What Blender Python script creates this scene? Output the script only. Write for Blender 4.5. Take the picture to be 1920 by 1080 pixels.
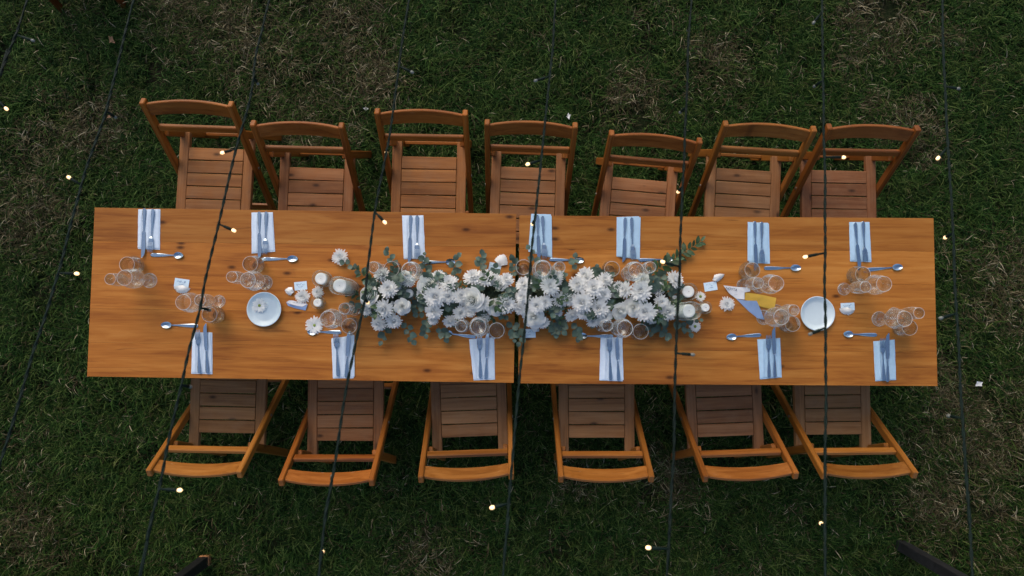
import bpy, bmesh, math, random
from mathutils import Vector, Matrix, Euler, noise

R = math.radians
PI = math.pi
random.seed(11)
scene = bpy.context.scene
for o in list(bpy.data.objects):
    bpy.data.objects.remove(o)
COL = scene.collection

# ------------------------------------------------------------------ camera
CAM_H = 4.0
PITCH = R(2.8)
FPX = 1280.0
TZ = 0.75                      # table top height
cam_d = bpy.data.cameras.new('camera')
cam_d.lens = 24.0
cam_d.sensor_width = 36.0
cam_d.clip_start = 0.05
cam_d.clip_end = 3000
cam_d.dof.use_dof = True
cam_d.dof.focus_distance = 3.35
cam_d.dof.aperture_fstop = 6.3
cam = bpy.data.objects.new('camera', cam_d)
cam.location = (0, 0, CAM_H)
cam.rotation_euler = (PITCH, 0, 0)
COL.objects.link(cam)
scene.camera = cam
CROT = Matrix.Rotation(PITCH, 3, 'X')

# ------------------------------------------------------------------ sky and sun
SUN_EL, SUN_AZ = R(38), R(338)      # azimuth measured clockwise from +Y
world = bpy.data.worlds.new('World')
scene.world = world
world.use_nodes = True
wn = world.node_tree
wn.nodes.clear()
sky = wn.nodes.new('ShaderNodeTexSky')
sky.sky_type = 'NISHITA'
sky.sun_disc = False
sky.sun_elevation = SUN_EL
sky.sun_rotation = SUN_AZ
sky.air_density = 1.0
sky.dust_density = 3.0
sky.ozone_density = 1.0
bg = wn.nodes.new('ShaderNodeBackground')
bg.inputs['Strength'].default_value = 0.10
wo = wn.nodes.new('ShaderNodeOutputWorld')
wn.links.new(sky.outputs[0], bg.inputs[0])
wn.links.new(bg.outputs[0], wo.inputs[0])
sun_d = bpy.data.lights.new('sun', 'SUN')
sun_d.energy = 0.8
sun_d.angle = R(46)
sun_d.color = (1.0, 0.90, 0.78)
sun = bpy.data.objects.new('sun', sun_d)
sd = Vector((math.sin(SUN_AZ) * math.cos(SUN_EL), math.cos(SUN_AZ) * math.cos(SUN_EL), math.sin(SUN_EL)))
sun.rotation_euler = sd.to_track_quat('Z', 'Y').to_euler()
sun.location = sd * 20
COL.objects.link(sun)
vs = scene.view_settings
vs.view_transform = 'Standard'
vs.look = 'None'
vs.gamma = 1.0
vs.exposure = 0.74
vs.use_curve_mapping = False
scene.render.engine = 'CYCLES'
scene.cycles.transparent_max_bounces = 24
scene.cycles.max_bounces = 10


def at(px, py, z):
    """world point at height z seen at photograph pixel px,py (1920x1080)"""
    d = CROT @ Vector(((px - 960) / FPX, -(py - 540) / FPX, -1.0))
    t = (CAM_H - z) / -d.z
    return Vector((d.x * t, d.y * t, z))


# ------------------------------------------------------------------ node helpers
def new_mat(name):
    m = bpy.data.materials.new(name)
    m.use_nodes = True
    nt = m.node_tree
    b = nt.nodes['Principled BSDF']
    return m, nt, b


class NT:
    def __init__(self, nt):
        self.nt = nt

    def n(self, typ, **kw):
        nd = self.nt.nodes.new(typ)
        for k, v in kw.items():
            setattr(nd, k, v)
        return nd

    def put(self, sock, v):
        if v is None:
            return
        if hasattr(v, 'is_output') or isinstance(v, bpy.types.NodeSocket):
            self.nt.links.new(v, sock)
        else:
            sock.default_value = v

    def math(self, op, a, b=None, c=None, clamp=False):
        nd = self.n('ShaderNodeMath', operation=op)
        nd.use_clamp = clamp
        self.put(nd.inputs[0], a)
        self.put(nd.inputs[1], b)
        self.put(nd.inputs[2], c)
        return nd.outputs[0]

    def vmath(self, op, a, b=None):
        nd = self.n('ShaderNodeVectorMath', operation=op)
        self.put(nd.inputs[0], a)
        self.put(nd.inputs[1], b)
        return nd.outputs['Value'] if op in ('DISTANCE', 'LENGTH') else nd.outputs[0]

    def noise(self, vec, scale=5, detail=3, rough=0.5, dist=0.0):
        nd = self.n('ShaderNodeTexNoise')
        self.put(nd.inputs['Vector'], vec)
        nd.inputs['Scale'].default_value = scale
        nd.inputs['Detail'].default_value = detail
        nd.inputs['Roughness'].default_value = rough
        nd.inputs['Distortion'].default_value = dist
        return nd.outputs['Fac']

    def ramp(self, fac, stops):
        nd = self.n('ShaderNodeValToRGB')
        el = nd.color_ramp.elements
        el[0].position, el[0].color = stops[0][0], (*stops[0][1], 1)
        el[1].position, el[1].color = stops[-1][0], (*stops[-1][1], 1)
        for p, c in stops[1:-1]:
            e = el.new(p)
            e.color = (*c, 1)
        self.put(nd.inputs[0], fac)
        return nd.outputs[0]

    def rng(self, v, a, b, c=0.0, d=1.0):
        nd = self.n('ShaderNodeMapRange')
        self.put(nd.inputs[0], v)
        nd.inputs[1].default_value = a
        nd.inputs[2].default_value = b
        nd.inputs[3].default_value = c
        nd.inputs[4].default_value = d
        return nd.outputs[0]

    def mix(self, fac, a, b, mode='MIX'):
        nd = self.n('ShaderNodeMix', data_type='RGBA', blend_type=mode)
        self.put(nd.inputs[0], fac)
        self.put(nd.inputs[6], a if not isinstance(a, tuple) else (*a[:3], 1))
        self.put(nd.inputs[7], b if not isinstance(b, tuple) else (*b[:3], 1))
        return nd.outputs[2]

    def bump(self, h, strength=0.3, dist=0.002):
        nd = self.n('ShaderNodeBump')
        nd.inputs['Strength'].default_value = strength
        nd.inputs['Distance'].default_value = dist
        self.put(nd.inputs['Height'], h)
        return nd.outputs[0]

    def mapping(self, vec, scale=(1, 1, 1)):
        nd = self.n('ShaderNodeMapping')
        self.put(nd.inputs['Vector'], vec)
        nd.inputs['Scale'].default_value = scale
        return nd.outputs[0]


def wood(name, dark, mid, light, rough=0.4, grain=1.0, knots=0.5, dust=0.0, scuff=0.0, coat=0.0, shared=False):
    """grain runs along local X; every piece draws its own cut of the wood"""
    m, nt, b = new_mat(name)
    q = NT(nt)
    tc = q.n('ShaderNodeTexCoord').outputs['Object']
    oi = q.n('ShaderNodeObjectInfo')
    rnd = oi.outputs['Random']
    if shared:
        vec = tc
    else:
        off = q.n('ShaderNodeCombineXYZ')
        q.put(off.inputs[0], q.math('MULTIPLY', rnd, 37.0))
        q.put(off.inputs[1], q.math('MULTIPLY', rnd, 61.0))
        q.put(off.inputs[2], q.math('MULTIPLY', rnd, 23.0))
        vec = q.vmath('ADD', tc, off.outputs[0])
    g1 = q.noise(q.mapping(vec, (1.6, 26 * grain, 26 * grain)), 1.0, 5, 0.62, 0.9)
    g2 = q.noise(q.mapping(vec, (5.0, 130 * grain, 130 * grain)), 1.0, 3, 0.6, 0.2)
    big = q.noise(q.mapping(vec, (1.2, 5.0, 5.0)), 1.0, 3, 0.55, 0.4)
    f = q.math('ADD', q.math('MULTIPLY', g1, 0.55), q.math('ADD', q.math('MULTIPLY', g2, 0.2), q.math('MULTIPLY', big, 0.35)))
    col = q.ramp(f, [(0.385, dark), (0.55, mid), (0.72, light)])
    # dark streaks
    st = q.noise(q.mapping(vec, (2.6, 60 * grain, 60 * grain)), 1.0, 2, 0.5, 1.2)
    col = q.mix(q.rng(st, 0.64, 0.77, 0, 0.5), col, tuple(c * 0.35 for c in dark))
    # knots
    vo = q.n('ShaderNodeTexVoronoi')
    vo.feature = 'F1'
    vo.voronoi_dimensions = '2D'
    q.put(vo.inputs['Vector'], q.mapping(vec, (4.2, 9.0, 9.0)))
    vo.inputs['Scale'].default_value = 1.0
    kd = vo.outputs['Distance']
    sc = q.n('ShaderNodeSeparateColor')
    q.put(sc.inputs[0], vo.outputs['Color'])
    pick = q.math('GREATER_THAN', sc.outputs[0], 1.0 - 0.42 * knots)
    kr = q.math('MULTIPLY', q.rng(kd, 0.03, 0.11, 1, 0), pick)
    kh = q.math('MULTIPLY', q.rng(kd, 0.06, 0.32, 0.35, 0), pick)
    col = q.mix(kh, col, dark)
    col = q.mix(q.math('MULTIPLY', kr, 0.85), col, tuple(c * 0.22 for c in dark))
    # per piece tone
    tone = q.rng(rnd, 0, 1, 0.82, 1.16)
    tn = q.n('ShaderNodeCombineColor')
    for i in range(3):
        q.put(tn.inputs[i], tone)
    if not shared:
        col = q.mix(1.0, col, tn.outputs[0], 'MULTIPLY')
    col = q.mix(1.0, col, oi.outputs['Color'], 'MULTIPLY')
    if dust:
        dn = q.noise(vec, 14, 5, 0.65)
        col = q.mix(q.rng(dn, 0.42, 0.75, 0, dust), col, (0.26, 0.155, 0.085))
        dn2 = q.noise(vec, 30, 4, 0.6, 0.5)
        col = q.mix(q.rng(dn2, 0.62, 0.78, 0, dust * 0.9), col, (0.045, 0.028, 0.018))
    if scuff:
        sn = q.noise(q.mapping(vec, (14, 50, 50)), 1.0, 4, 0.7)
        col = q.mix(q.rng(sn, 0.66, 0.76, 0, scuff), col, (0.46, 0.34, 0.24))
    q.put(b.inputs['Base Color'], col)
    q.put(b.inputs['Roughness'], q.rng(g1, 0.3, 0.7, rough - 0.08, rough + 0.14))
    b.inputs['Specular IOR Level'].default_value = 0.22
    b.inputs['Coat Weight'].default_value = coat
    b.inputs['Coat Roughness'].default_value = 0.3
    q.put(b.inputs['Normal'], q.bump(q.math('ADD', g2, q.math('MULTIPLY', g1, 0.6)), 0.25, 0.0015))
    return m


def plain(name, col, rough=0.5, metal=0.0, var=0.0, vscale=20, bump=0.0, spec=0.5, sheen=0.0, trans=0.0):
    m, nt, b = new_mat(name)
    q = NT(nt)
    b.inputs['Roughness'].default_value = rough
    b.inputs['Metallic'].default_value = metal
    b.inputs['Specular IOR Level'].default_value = spec
    if sheen:
        b.inputs['Sheen Weight'].default_value = sheen
    tc = q.n('ShaderNodeTexCoord').outputs['Object']
    oi = q.n('ShaderNodeObjectInfo')
    off = q.vmath('ADD', tc, q.math('MULTIPLY', oi.outputs['Random'], 40.0))
    n1 = q.noise(off, vscale, 4, 0.6)
    v = q.rng(n1, 0.3, 0.7, 1 - var, 1 + var)
    v = q.math('MULTIPLY', v, q.rng(oi.outputs['Random'], 0, 1, 1 - var, 1 + var))
    cc = q.n('ShaderNodeCombineColor')
    for i in range(3):
        q.put(cc.inputs[i], v)
    q.put(b.inputs['Base Color'], q.mix(1.0, (*col, 1), cc.outputs[0], 'MULTIPLY'))
    if bump:
        q.put(b.inputs['Normal'], q.bump(n1, bump, 0.002))
    if trans:
        out = [n for n in nt.nodes if n.type == 'OUTPUT_MATERIAL'][0]
        tr = q.n('ShaderNodeBsdfTranslucent')
        tr.inputs['Color'].default_value = (*col, 1)
        mx = q.n('ShaderNodeMixShader')
        mx.inputs[0].default_value = trans
        nt.links.new(b.outputs[0], mx.inputs[1])
        nt.links.new(tr.outputs[0], mx.inputs[2])
        nt.links.new(mx.outputs[0], out.inputs[0])
    return m


def glass(name, tint=(0.98, 0.995, 0.99), solid=0.4, edge_highlight=0.12):
    """clear thin glass: part refraction, part see-through shell, painted white edge highlights on steep walls"""
    m = bpy.data.materials.new(name)
    m.use_nodes = True
    nt = m.node_tree
    nt.nodes.clear()
    q = NT(nt)
    out = q.n('ShaderNodeOutputMaterial')
    gl = q.n('ShaderNodeBsdfGlass')
    gl.inputs['Color'].default_value = (*tint, 1)
    gl.inputs['Roughness'].default_value = 0.0
    gl.inputs['IOR'].default_value = 1.45
    tr = q.n('ShaderNodeBsdfTransparent')
    tr.inputs[0].default_value = (*tint, 1)
    sh = q.n('ShaderNodeBsdfGlossy')
    sh.inputs['Roughness'].default_value = 0.05
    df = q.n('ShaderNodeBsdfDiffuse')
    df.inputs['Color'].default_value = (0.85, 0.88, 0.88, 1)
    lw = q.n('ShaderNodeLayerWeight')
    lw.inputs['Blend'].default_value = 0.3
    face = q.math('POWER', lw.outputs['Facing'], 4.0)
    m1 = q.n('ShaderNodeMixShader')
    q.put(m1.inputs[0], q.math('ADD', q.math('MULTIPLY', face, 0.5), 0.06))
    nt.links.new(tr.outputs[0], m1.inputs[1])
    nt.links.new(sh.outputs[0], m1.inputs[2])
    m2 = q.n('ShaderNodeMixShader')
    q.put(m2.inputs[0], q.math('MULTIPLY', face, edge_highlight))  # diffuse white at steep angles paints in the bright glass edges
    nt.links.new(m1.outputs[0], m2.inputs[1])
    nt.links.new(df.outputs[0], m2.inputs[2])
    m3 = q.n('ShaderNodeMixShader')
    m3.inputs[0].default_value = solid
    nt.links.new(m2.outputs[0], m3.inputs[1])
    nt.links.new(gl.outputs[0], m3.inputs[2])
    nt.links.new(m3.outputs[0], out.inputs[0])
    return m


M = {}
M['table'] = wood('table_pine', (0.20, 0.055, 0.009), (0.375, 0.130, 0.020), (0.49, 0.20, 0.040), 0.42, 0.8, 0.55, scuff=0.08, coat=0.0)
M['seat'] = wood('seat_wood', (0.135, 0.056, 0.020), (0.235, 0.108, 0.044), (0.34, 0.176, 0.082), 0.55, 1.3, 0.75, dust=0.35)
M['varnish'] = wood('varnished_wood', (0.12, 0.036, 0.007), (0.22, 0.080, 0.015), (0.32, 0.130, 0.030), 0.36, 1.2, 0.2, scuff=0.35, coat=0.05)
M['endgrain'] = plain('raw_wood', (0.36, 0.21, 0.12), 0.8, var=0.25, vscale=60)
M['raw_end'] = plain('raw_orange_wood', (0.30, 0.13, 0.045), 0.8, var=0.4, vscale=80)
M['black_wood'] = plain('black_painted_wood', (0.018, 0.018, 0.02), 0.5, var=0.5, vscale=40, bump=0.5)
M['steel'] = plain('stainless_steel', (0.47, 0.56, 0.63), 0.17, 1.0, var=0.05, vscale=60)
M['bolt'] = plain('bolt_metal', (0.25, 0.24, 0.22), 0.45, 1.0, var=0.2)
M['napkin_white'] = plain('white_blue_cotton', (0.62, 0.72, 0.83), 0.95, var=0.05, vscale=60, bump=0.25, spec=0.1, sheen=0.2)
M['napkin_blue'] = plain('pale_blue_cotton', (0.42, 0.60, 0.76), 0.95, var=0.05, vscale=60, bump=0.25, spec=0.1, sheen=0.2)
M['plate'] = plain('glazed_ceramic', (0.60, 0.70, 0.74), 0.28, var=0.04, vscale=15)
M['glass'] = glass('clear_glass', solid=0.30, edge_highlight=0.75)
M['tumbler'] = glass('tumbler_glass', (.95, .96, .94), solid=0.55, edge_highlight=0.25)
M['jar'] = glass('jar_glass', (0.95, 0.98, 0.965), solid=0.20, edge_highlight=0.6)
m = bpy.data.materials.new('rim_highlight')  # whitish see-through colour, a painted highlight for glass rims and feet
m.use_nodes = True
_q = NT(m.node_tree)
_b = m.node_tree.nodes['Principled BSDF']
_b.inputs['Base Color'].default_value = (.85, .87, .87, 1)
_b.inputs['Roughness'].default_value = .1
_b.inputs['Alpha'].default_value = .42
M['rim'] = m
M['wax'] = plain('candle_wax', (0.80, 0.80, 0.77), 0.55, var=0.05, vscale=30)
M['wick'] = plain('wick', (0.05, 0.04, 0.04), 0.9)
M['card'] = plain('card_stock', (0.60, 0.74, 0.84), 0.8, var=0.04, vscale=80)
M['ink'] = plain('blue_ink', (0.04, 0.15, 0.34), 0.7)
M['dark_ink'] = plain('dark_ink', (0.12, 0.13, 0.18), 0.7)
M['paper'] = plain('white_paper', (0.70, 0.70, 0.72), 0.8, var=0.04, vscale=50)
M['paper_blue'] = plain('blue_paper', (0.34, 0.46, 0.70), 0.8, var=0.05, vscale=50)
M['paper_yellow'] = plain('yellow_paper', (0.72, 0.42, 0.05), 0.7, var=0.12, vscale=20)
M['shell'] = plain('shell', (0.74, 0.74, 0.72), 0.6, var=0.08, vscale=90, bump=0.4)
M['petal'] = plain('white_petal', (0.90, 0.91, 0.90), 0.75, var=0.03, vscale=60, spec=0.2, trans=0.4)
M['petal_rose'] = plain('cream_petal', (0.89, 0.90, 0.87), 0.7, var=0.03, vscale=40, spec=0.2, trans=0.35)
M['eye'] = plain('flower_eye', (0.22, 0.30, 0.05), 0.8, var=0.2, vscale=300, bump=0.8)
M['leaf'] = plain('eucalyptus_leaf', (0.085, 0.135, 0.100), 0.55, var=0.28, vscale=25, trans=0.2)
M['leaf_green'] = plain('green_leaf', (0.040, 0.085, 0.028), 0.5, var=0.3, vscale=25, trans=0.2)
M['stem'] = plain('stem', (0.16, 0.17, 0.08), 0.7, var=0.2)
M['vessel'] = plain('dark_vessel', (0.02, 0.025, 0.02), 0.6, var=0.2)
M['moss'] = plain('moss_bed', (0.02, 0.035, 0.015), 0.9, var=0.5, vscale=90, bump=1.0)
M['cable'] = plain('green_black_rubber', (0.004, 0.012, 0.009), 0.6, var=0.2, spec=0.15)
M['drybrown'] = plain('dry_leaf', (0.36, 0.20, 0.11), 0.8, var=0.25, vscale=60, trans=0.2)
M['pole'] = wood('pole_wood', (0.08, 0.05, 0.03), (0.14, 0.09, 0.055), (0.2, 0.14, 0.09), 0.7, 0.8, 0.4)
M['bulb_off'] = plain('unlit_bulb', (0.16, 0.17, 0.15), 0.35)

m, nt, b = new_mat('warm_led')
b.inputs['Base Color'].default_value = (1, 0.8, 0.5, 1)
b.inputs['Emission Color'].default_value = (1.0, 0.62, 0.28, 1)
b.inputs['Emission Strength'].default_value = 1.25
M['led'] = m


# ------------------------------------------------------------------ object helpers
def link(name, data, parent=None, mat=None):
    o = bpy.data.objects.new(name, data)
    COL.objects.link(o)
    if parent is not None:
        o.parent = parent
    if mat is not None and data is not None and not data.materials:
        data.materials.append(mat)
    return o


def thing(name, label, cat, loc=(0, 0, 0), rz=0.0, group=None):
    o = link(name, None)
    o.empty_display_size = 0.05
    o.location = loc
    o.rotation_euler = (0, 0, rz)
    tag(o, label, cat, group)
    return o


def tag(o, label, cat, group=None, kind=None):
    if label:
        o['label'] = label
    if cat:
        o['category'] = cat
    if group:
        o['group'] = group
    if kind:
        o['kind'] = kind
    return o


class MB:
    def __init__(self):
        self.v, self.f = [], []

    def add(self, vs, fs):
        k = len(self.v)
        self.v += [tuple(x) for x in vs]
        self.f += [tuple(i + k for i in f) for f in fs]

    def grid(self, rows, closed=False):
        nr, nc = len(rows), len(rows[0])
        vs = [p for r in rows for p in r]
        fs = []
        for i in range(nr - 1):
            for j in range(nc if closed else nc - 1):
                a, b2 = i * nc + j, i * nc + (j + 1) % nc
                fs.append((a, b2, b2 + nc, a + nc))
        self.add(vs, fs)

    def lathe(self, prof, n=24, cap0=False, cap1=False):
        rows = [[(r * math.cos(2 * PI * j / n), r * math.sin(2 * PI * j / n), z) for j in range(n)] for r, z in prof]
        k = len(self.v)
        self.grid(rows, True)
        if cap0:
            self.f.append(tuple(k + j for j in reversed(range(n))))
        if cap1:
            kk = k + (len(prof) - 1) * n
            self.f.append(tuple(kk + j for j in range(n)))

    def loft(self, secs, cap=True):
        """secs: list of closed sections (equal count)"""
        k = len(self.v)
        n = len(secs[0])
        self.grid(secs, True)
        if cap:
            self.f.append(tuple(k + j for j in reversed(range(n))))
            kk = k + (len(secs) - 1) * n
            self.f.append(tuple(kk + j for j in range(n)))

    def tube(self, pts, r, n=6, cap=True):
        pts = [Vector(p) for p in pts]
        secs = []
        up = Vector((0.13, 0.29, 0.95))
        for i, p in enumerate(pts):
            t = (pts[min(i + 1, len(pts) - 1)] - pts[max(i - 1, 0)])
            if t.length < 1e-9:
                t = Vector((0, 1, 0))
            t.normalize()
            s = t.cross(up)
            if s.length < 1e-4:
                s = t.cross(Vector((1, 0, 0)))
            s.normalize()
            u = s.cross(t)
            rr = r[i] if isinstance(r, (list, tuple)) else r
            secs.append([p + (s * math.cos(2 * PI * j / n) + u * math.sin(2 * PI * j / n)) * rr for j in range(n)])
        self.loft(secs, cap)

    def prism(self, poly, z0, z1):
        n = len(poly)
        vs = [(x, y, z0) for x, y in poly] + [(x, y, z1) for x, y in poly]
        fs = [tuple(reversed(range(n))), tuple(range(n, 2 * n))]
        fs += [(i, (i + 1) % n, n + (i + 1) % n, n + i) for i in range(n)]
        self.add(vs, fs)

    def mesh(self, name, smooth=False):
        me = bpy.data.meshes.new(name)
        me.from_pydata(self.v, [], self.f)
        me.update()
        if smooth:
            for p in me.polygons:
                p.use_smooth = True
        return me

    def build(self, name, mat, parent=None, smooth=False):
        return link(name, self.mesh(name, smooth), parent, mat)


_box = {}


def boxmesh(L, w, t, c, mat):
    key = (round(L, 4), round(w, 4), round(t, 4), round(c, 4), mat.name)
    if key in _box:
        return _box[key]
    bm = bmesh.new()
    bmesh.ops.create_cube(bm, size=1.0)
    for v in bm.verts:
        v.co = Vector((v.co.x * L, v.co.y * w, v.co.z * t))
    if c > 0:
        bmesh.ops.bevel(bm, geom=list(bm.edges), offset=c, segments=1, profile=0.5, affect='EDGES')
    me = bpy.data.meshes.new('bar')
    bm.to_mesh(me)
    bm.free()
    me.materials.append(mat)
    _box[key] = me
    return me


def bar(name, p0, p1, w, t, mat, parent=None, up=(0, 0, 1), c=0.003):
    """a squared piece of timber from p0 to p1; local X runs along the grain"""
    p0, p1 = Vector(p0), Vector(p1)
    x = (p1 - p0)
    L = x.length
    x.normalize()
    z = Vector(up)
    z = (z - x * z.dot(x)).normalized()
    y = z.cross(x)
    o = link(name, boxmesh(L, w, t, c, mat), parent)
    mt = Matrix((x, y, z)).transposed().to_4x4()
    mt.translation = (p0 + p1) / 2
    o.matrix_basis = mt
    return o


def box_o(name, size, loc, mat, parent=None, c=0.002, rz=0.0):
    o = link(name, boxmesh(size[0], size[1], size[2], c, mat), parent)
    o.location = loc
    o.rotation_euler = (0, 0, rz)
    return o


ORD = ['first', 'second', 'third', 'fourth', 'fifth', 'sixth', 'seventh', 'eighth', 'ninth']

# ================================================================== ground
m, nt, b = new_mat('lawn_soil')
q = NT(nt)
geo = q.n('ShaderNodeNewGeometry').outputs['Position']
n1 = q.noise(geo, 1.3, 4, 0.6)
n2 = q.noise(geo, 40, 4, 0.7)
c1 = q.ramp(n2, [(0.3, (0.008, 0.012, 0.005)), (0.55, (0.018, 0.026, 0.010)), (0.8, (0.05, 0.045, 0.025))])
c2 = q.ramp(n2, [(0.3, (0.012, 0.010, 0.006)), (0.7, (0.06, 0.048, 0.03))])
q.put(b.inputs['Base Color'], q.mix(q.rng(n1, 0.5, 0.65), c1, c2))
b.inputs['Roughness'].default_value = 1.0
b.inputs['Specular IOR Level'].default_value = 0.05
q.put(b.inputs['Normal'], q.bump(n2, 0.8, 0.02))
M['soil'] = m
mb = MB()
N = 40
ext = [-600, -120, -40, -14] + [-9 + 18 * i / N for i in range(N + 1)] + [14, 40, 120, 600]
rows = []
for yy in ext:
    rows.append([(xx, yy, -0.006 + (0.006 * noise.noise((xx * 0.9, yy * 0.9, 0)) if abs(xx) < 10 and abs(yy) < 10 else 0)) for xx in ext])
mb.grid(rows)
g = mb.build('ground', M['soil'], None, True)
tag(g, 'dark lawn ground under the long table', 'ground', kind='structure')

# grass ----------------------------------------------------------------
m = bpy.data.materials.new('grass_blades')
m.use_nodes = True
nt = m.node_tree
nt.nodes.clear()
q = NT(nt)
out = q.n('ShaderNodeOutputMaterial')
geo = q.n('ShaderNodeNewGeometry').outputs['Position']
flat = q.mapping(geo, (1, 1, 0))
ca = q.n('ShaderNodeVertexColor')
ca.layer_name = 'tone'
sp = q.n('ShaderNodeSeparateColor')
q.put(sp.inputs[0], ca.outputs[0])
tone, rand2, along = sp.outputs[0], sp.outputs[1], sp.outputs[2]
DRY = [(500, 90, .55), (640, 60, .4), (430, 60, .45), (60, 400, .4), (190, 255, .4), (110, 250, .35), (1850, 800, .75), (1790, 960, .5), (1700, 220, .35),
       (620, 190, .4), (1880, 560, .5), (1350, 130, .35), (1660, 60, .5), (700, 150, .3), (350, 30, .4), (1180, 200, .3), (60, 1000, .35), (1250, 900, .3), (1080, 900, .25), (820, 1040, .35)]
dry = None
for (px, py, rad) in DRY:
    p = at(px, py, 0)
    d = q.vmath('DISTANCE', flat, (p.x, p.y, 0.0))
    s = q.rng(d, rad * 0.25, rad, 0.21, 0.0)
    dry = s if dry is None else q.math('MAXIMUM', dry, s)
n1 = q.noise(flat, 1.7, 4, 0.65)
n2 = q.noise(flat, 7.0, 3, 0.6)
dv = q.math('ADD', q.math('ADD', q.math('MULTIPLY', n1, 0.62), q.math('MULTIPLY', n2, 0.38)), dry)
dv = q.rng(dv, 0.53, 0.80)
isdry = q.math('LESS_THAN', rand2, q.math('ADD', q.math('MULTIPLY', dv, 0.80), 0.06))
green = q.ramp(tone, [(0.0, (0.008, 0.022, 0.006)), (0.4, (0.024, 0.052, 0.011)), (0.75, (0.060, 0.098, 0.020)), (1.0, (0.150, 0.175, 0.055))])
green = q.mix(q.rng(n2, 0.35, 0.65), green, q.mix(1.0, green, (0.75, 1.05, 1.0), 'MULTIPLY'))
straw = q.ramp(tone, [(0.0, (0.036, 0.030, 0.014)), (0.5, (0.095, 0.080, 0.040)), (0.85, (0.20, 0.170, 0.095)), (1.0, (0.44, 0.39, 0.26))])
colr = q.mix(isdry, green, straw)
df = q.n('ShaderNodeBsdfPrincipled')
q.put(df.inputs['Base Color'], colr)
df.inputs['Roughness'].default_value = 0.6
df.inputs['Specular IOR Level'].default_value = 0.06
tr = q.n('ShaderNodeBsdfTranslucent')
q.put(tr.inputs[0], colr)
mx = q.n('ShaderNodeMixShader')
mx.inputs[0].default_value = 0.25
nt.links.new(df.outputs[0], mx.inputs[1])
nt.links.new(tr.outputs[0], mx.inputs[2])
nt.links.new(mx.outputs[0], out.inputs[0])
M['grass'] = m


def clump(seed, nb, rad, lmin, lmax):
    rn = random.Random(seed)
    vs, fs, cols = [], [], []
    for _ in range(nb):
        a = rn.uniform(0, 2 * PI)
        rr = rad * math.sqrt(rn.random())
        x, y = rr * math.cos(a), rr * math.sin(a)
        d = rn.uniform(0, 2 * PI)
        L = rn.uniform(lmin, lmax) * (1.0 if rn.random() < 0.85 else 1.35)
        w = rn.uniform(0.0013, 0.0027)
        lean = rn.uniform(0.5, 1.45)
        curl = rn.uniform(0.1, 1.0)
        twist = rn.uniform(-0.5, 0.5)
        t, r2 = rn.random(), rn.random()
        p = Vector((x, y, -0.004))
        dirv = d
        k = len(vs)
        seg = 4
        ang = lean * 0.35
        for i in range(seg + 1):
            s = i / seg
            ww = w * (1 - s ** 2.2) + 0.0002
            side = Vector((-math.sin(dirv), math.cos(dirv), 0.35 * twist)) * ww
            vs.append(tuple(p - side))
            vs.append(tuple(p + side))
            cols += [(t, r2, s, 1)] * 2
            st = Vector((math.cos(dirv) * math.sin(ang), math.sin(dirv) * math.sin(ang), math.cos(ang))) * (L / seg)
            p = p + st
            p.z = max(p.z, 0.003)
            ang += lean * 0.35 + curl * 0.28
            dirv += twist * 0.3
        for i in range(seg):
            a0 = k + 2 * i
            fs.append((a0, a0 + 1, a0 + 3, a0 + 2))
    me = bpy.data.meshes.new('grass_clump')
    me.from_pydata(vs, [], fs)
    ly = me.color_attributes.new('tone', 'FLOAT_COLOR', 'POINT')
    flatc = [c for col in cols for c in col]
    ly.data.foreach_set('color', flatc)
    me.materials.append(M['grass'])
    me.update()
    return bpy.data.objects.new('grass_clump', me)


clumps = [clump(1, 120, 0.085, 0.035, 0.075), clump(2, 110, 0.08, 0.045, 0.095), clump(3, 90, 0.09, 0.03, 0.06), clump(4, 80, 0.07, 0.05, 0.11), clump(5, 110, 0.09, 0.035, 0.08)]
DENS = [60, 40, 50, 14, 50]
mb = MB()
mb.grid([[(x, y, 0.0) for x in (-6.2, 0, 6.2)] for y in (-4.2, 0, 4.6)])
gr = mb.build('lawn_grass', M['grass'])
tag(gr, 'short green lawn grass with straw coloured dry patches', 'grass', kind='stuff')
ng = bpy.data.node_groups.new('grass_scatter', 'GeometryNodeTree')
ng.interface.new_socket('Geometry', in_out='INPUT', socket_type='NodeSocketGeometry')
ng.interface.new_socket('Geometry', in_out='OUTPUT', socket_type='NodeSocketGeometry')
gi = ng.nodes.new('NodeGroupInput')
go = ng.nodes.new('NodeGroupOutput')
jn = ng.nodes.new('GeometryNodeJoinGeometry')
for i, co in enumerate(clumps):
    dp = ng.nodes.new('GeometryNodeDistributePointsOnFaces')
    dp.inputs['Density'].default_value = DENS[i]
    dp.inputs['Seed'].default_value = 17 + i * 5
    ob = ng.nodes.new('GeometryNodeObjectInfo')
    ob.inputs['Object'].default_value = co
    ip = ng.nodes.new('GeometryNodeInstanceOnPoints')
    rv = ng.nodes.new('FunctionNodeRandomValue')
    rv.data_type = 'FLOAT_VECTOR'
    rv.inputs[0].default_value = (-0.15, -0.15, 0)
    rv.inputs[1].default_value = (0.15, 0.15, 6.283)
    rs = ng.nodes.new('FunctionNodeRandomValue')
    rs.data_type = 'FLOAT'
    rs.inputs[2].default_value = 0.75
    rs.inputs[3].default_value = 1.25
    ng.links.new(gi.outputs[0], dp.inputs['Mesh'])
    ng.links.new(dp.outputs['Points'], ip.inputs['Points'])
    ng.links.new(ob.outputs['Geometry'], ip.inputs['Instance'])
    ng.links.new(rv.outputs[0], ip.inputs['Rotation'])
    ng.links.new(rs.outputs[1], ip.inputs['Scale'])
    ng.links.new(ip.outputs[0], jn.inputs[0])
ng.links.new(jn.outputs[0], go.inputs[0])
md = gr.modifiers.new('scatter', 'NODES')
md.node_group = ng


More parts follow.
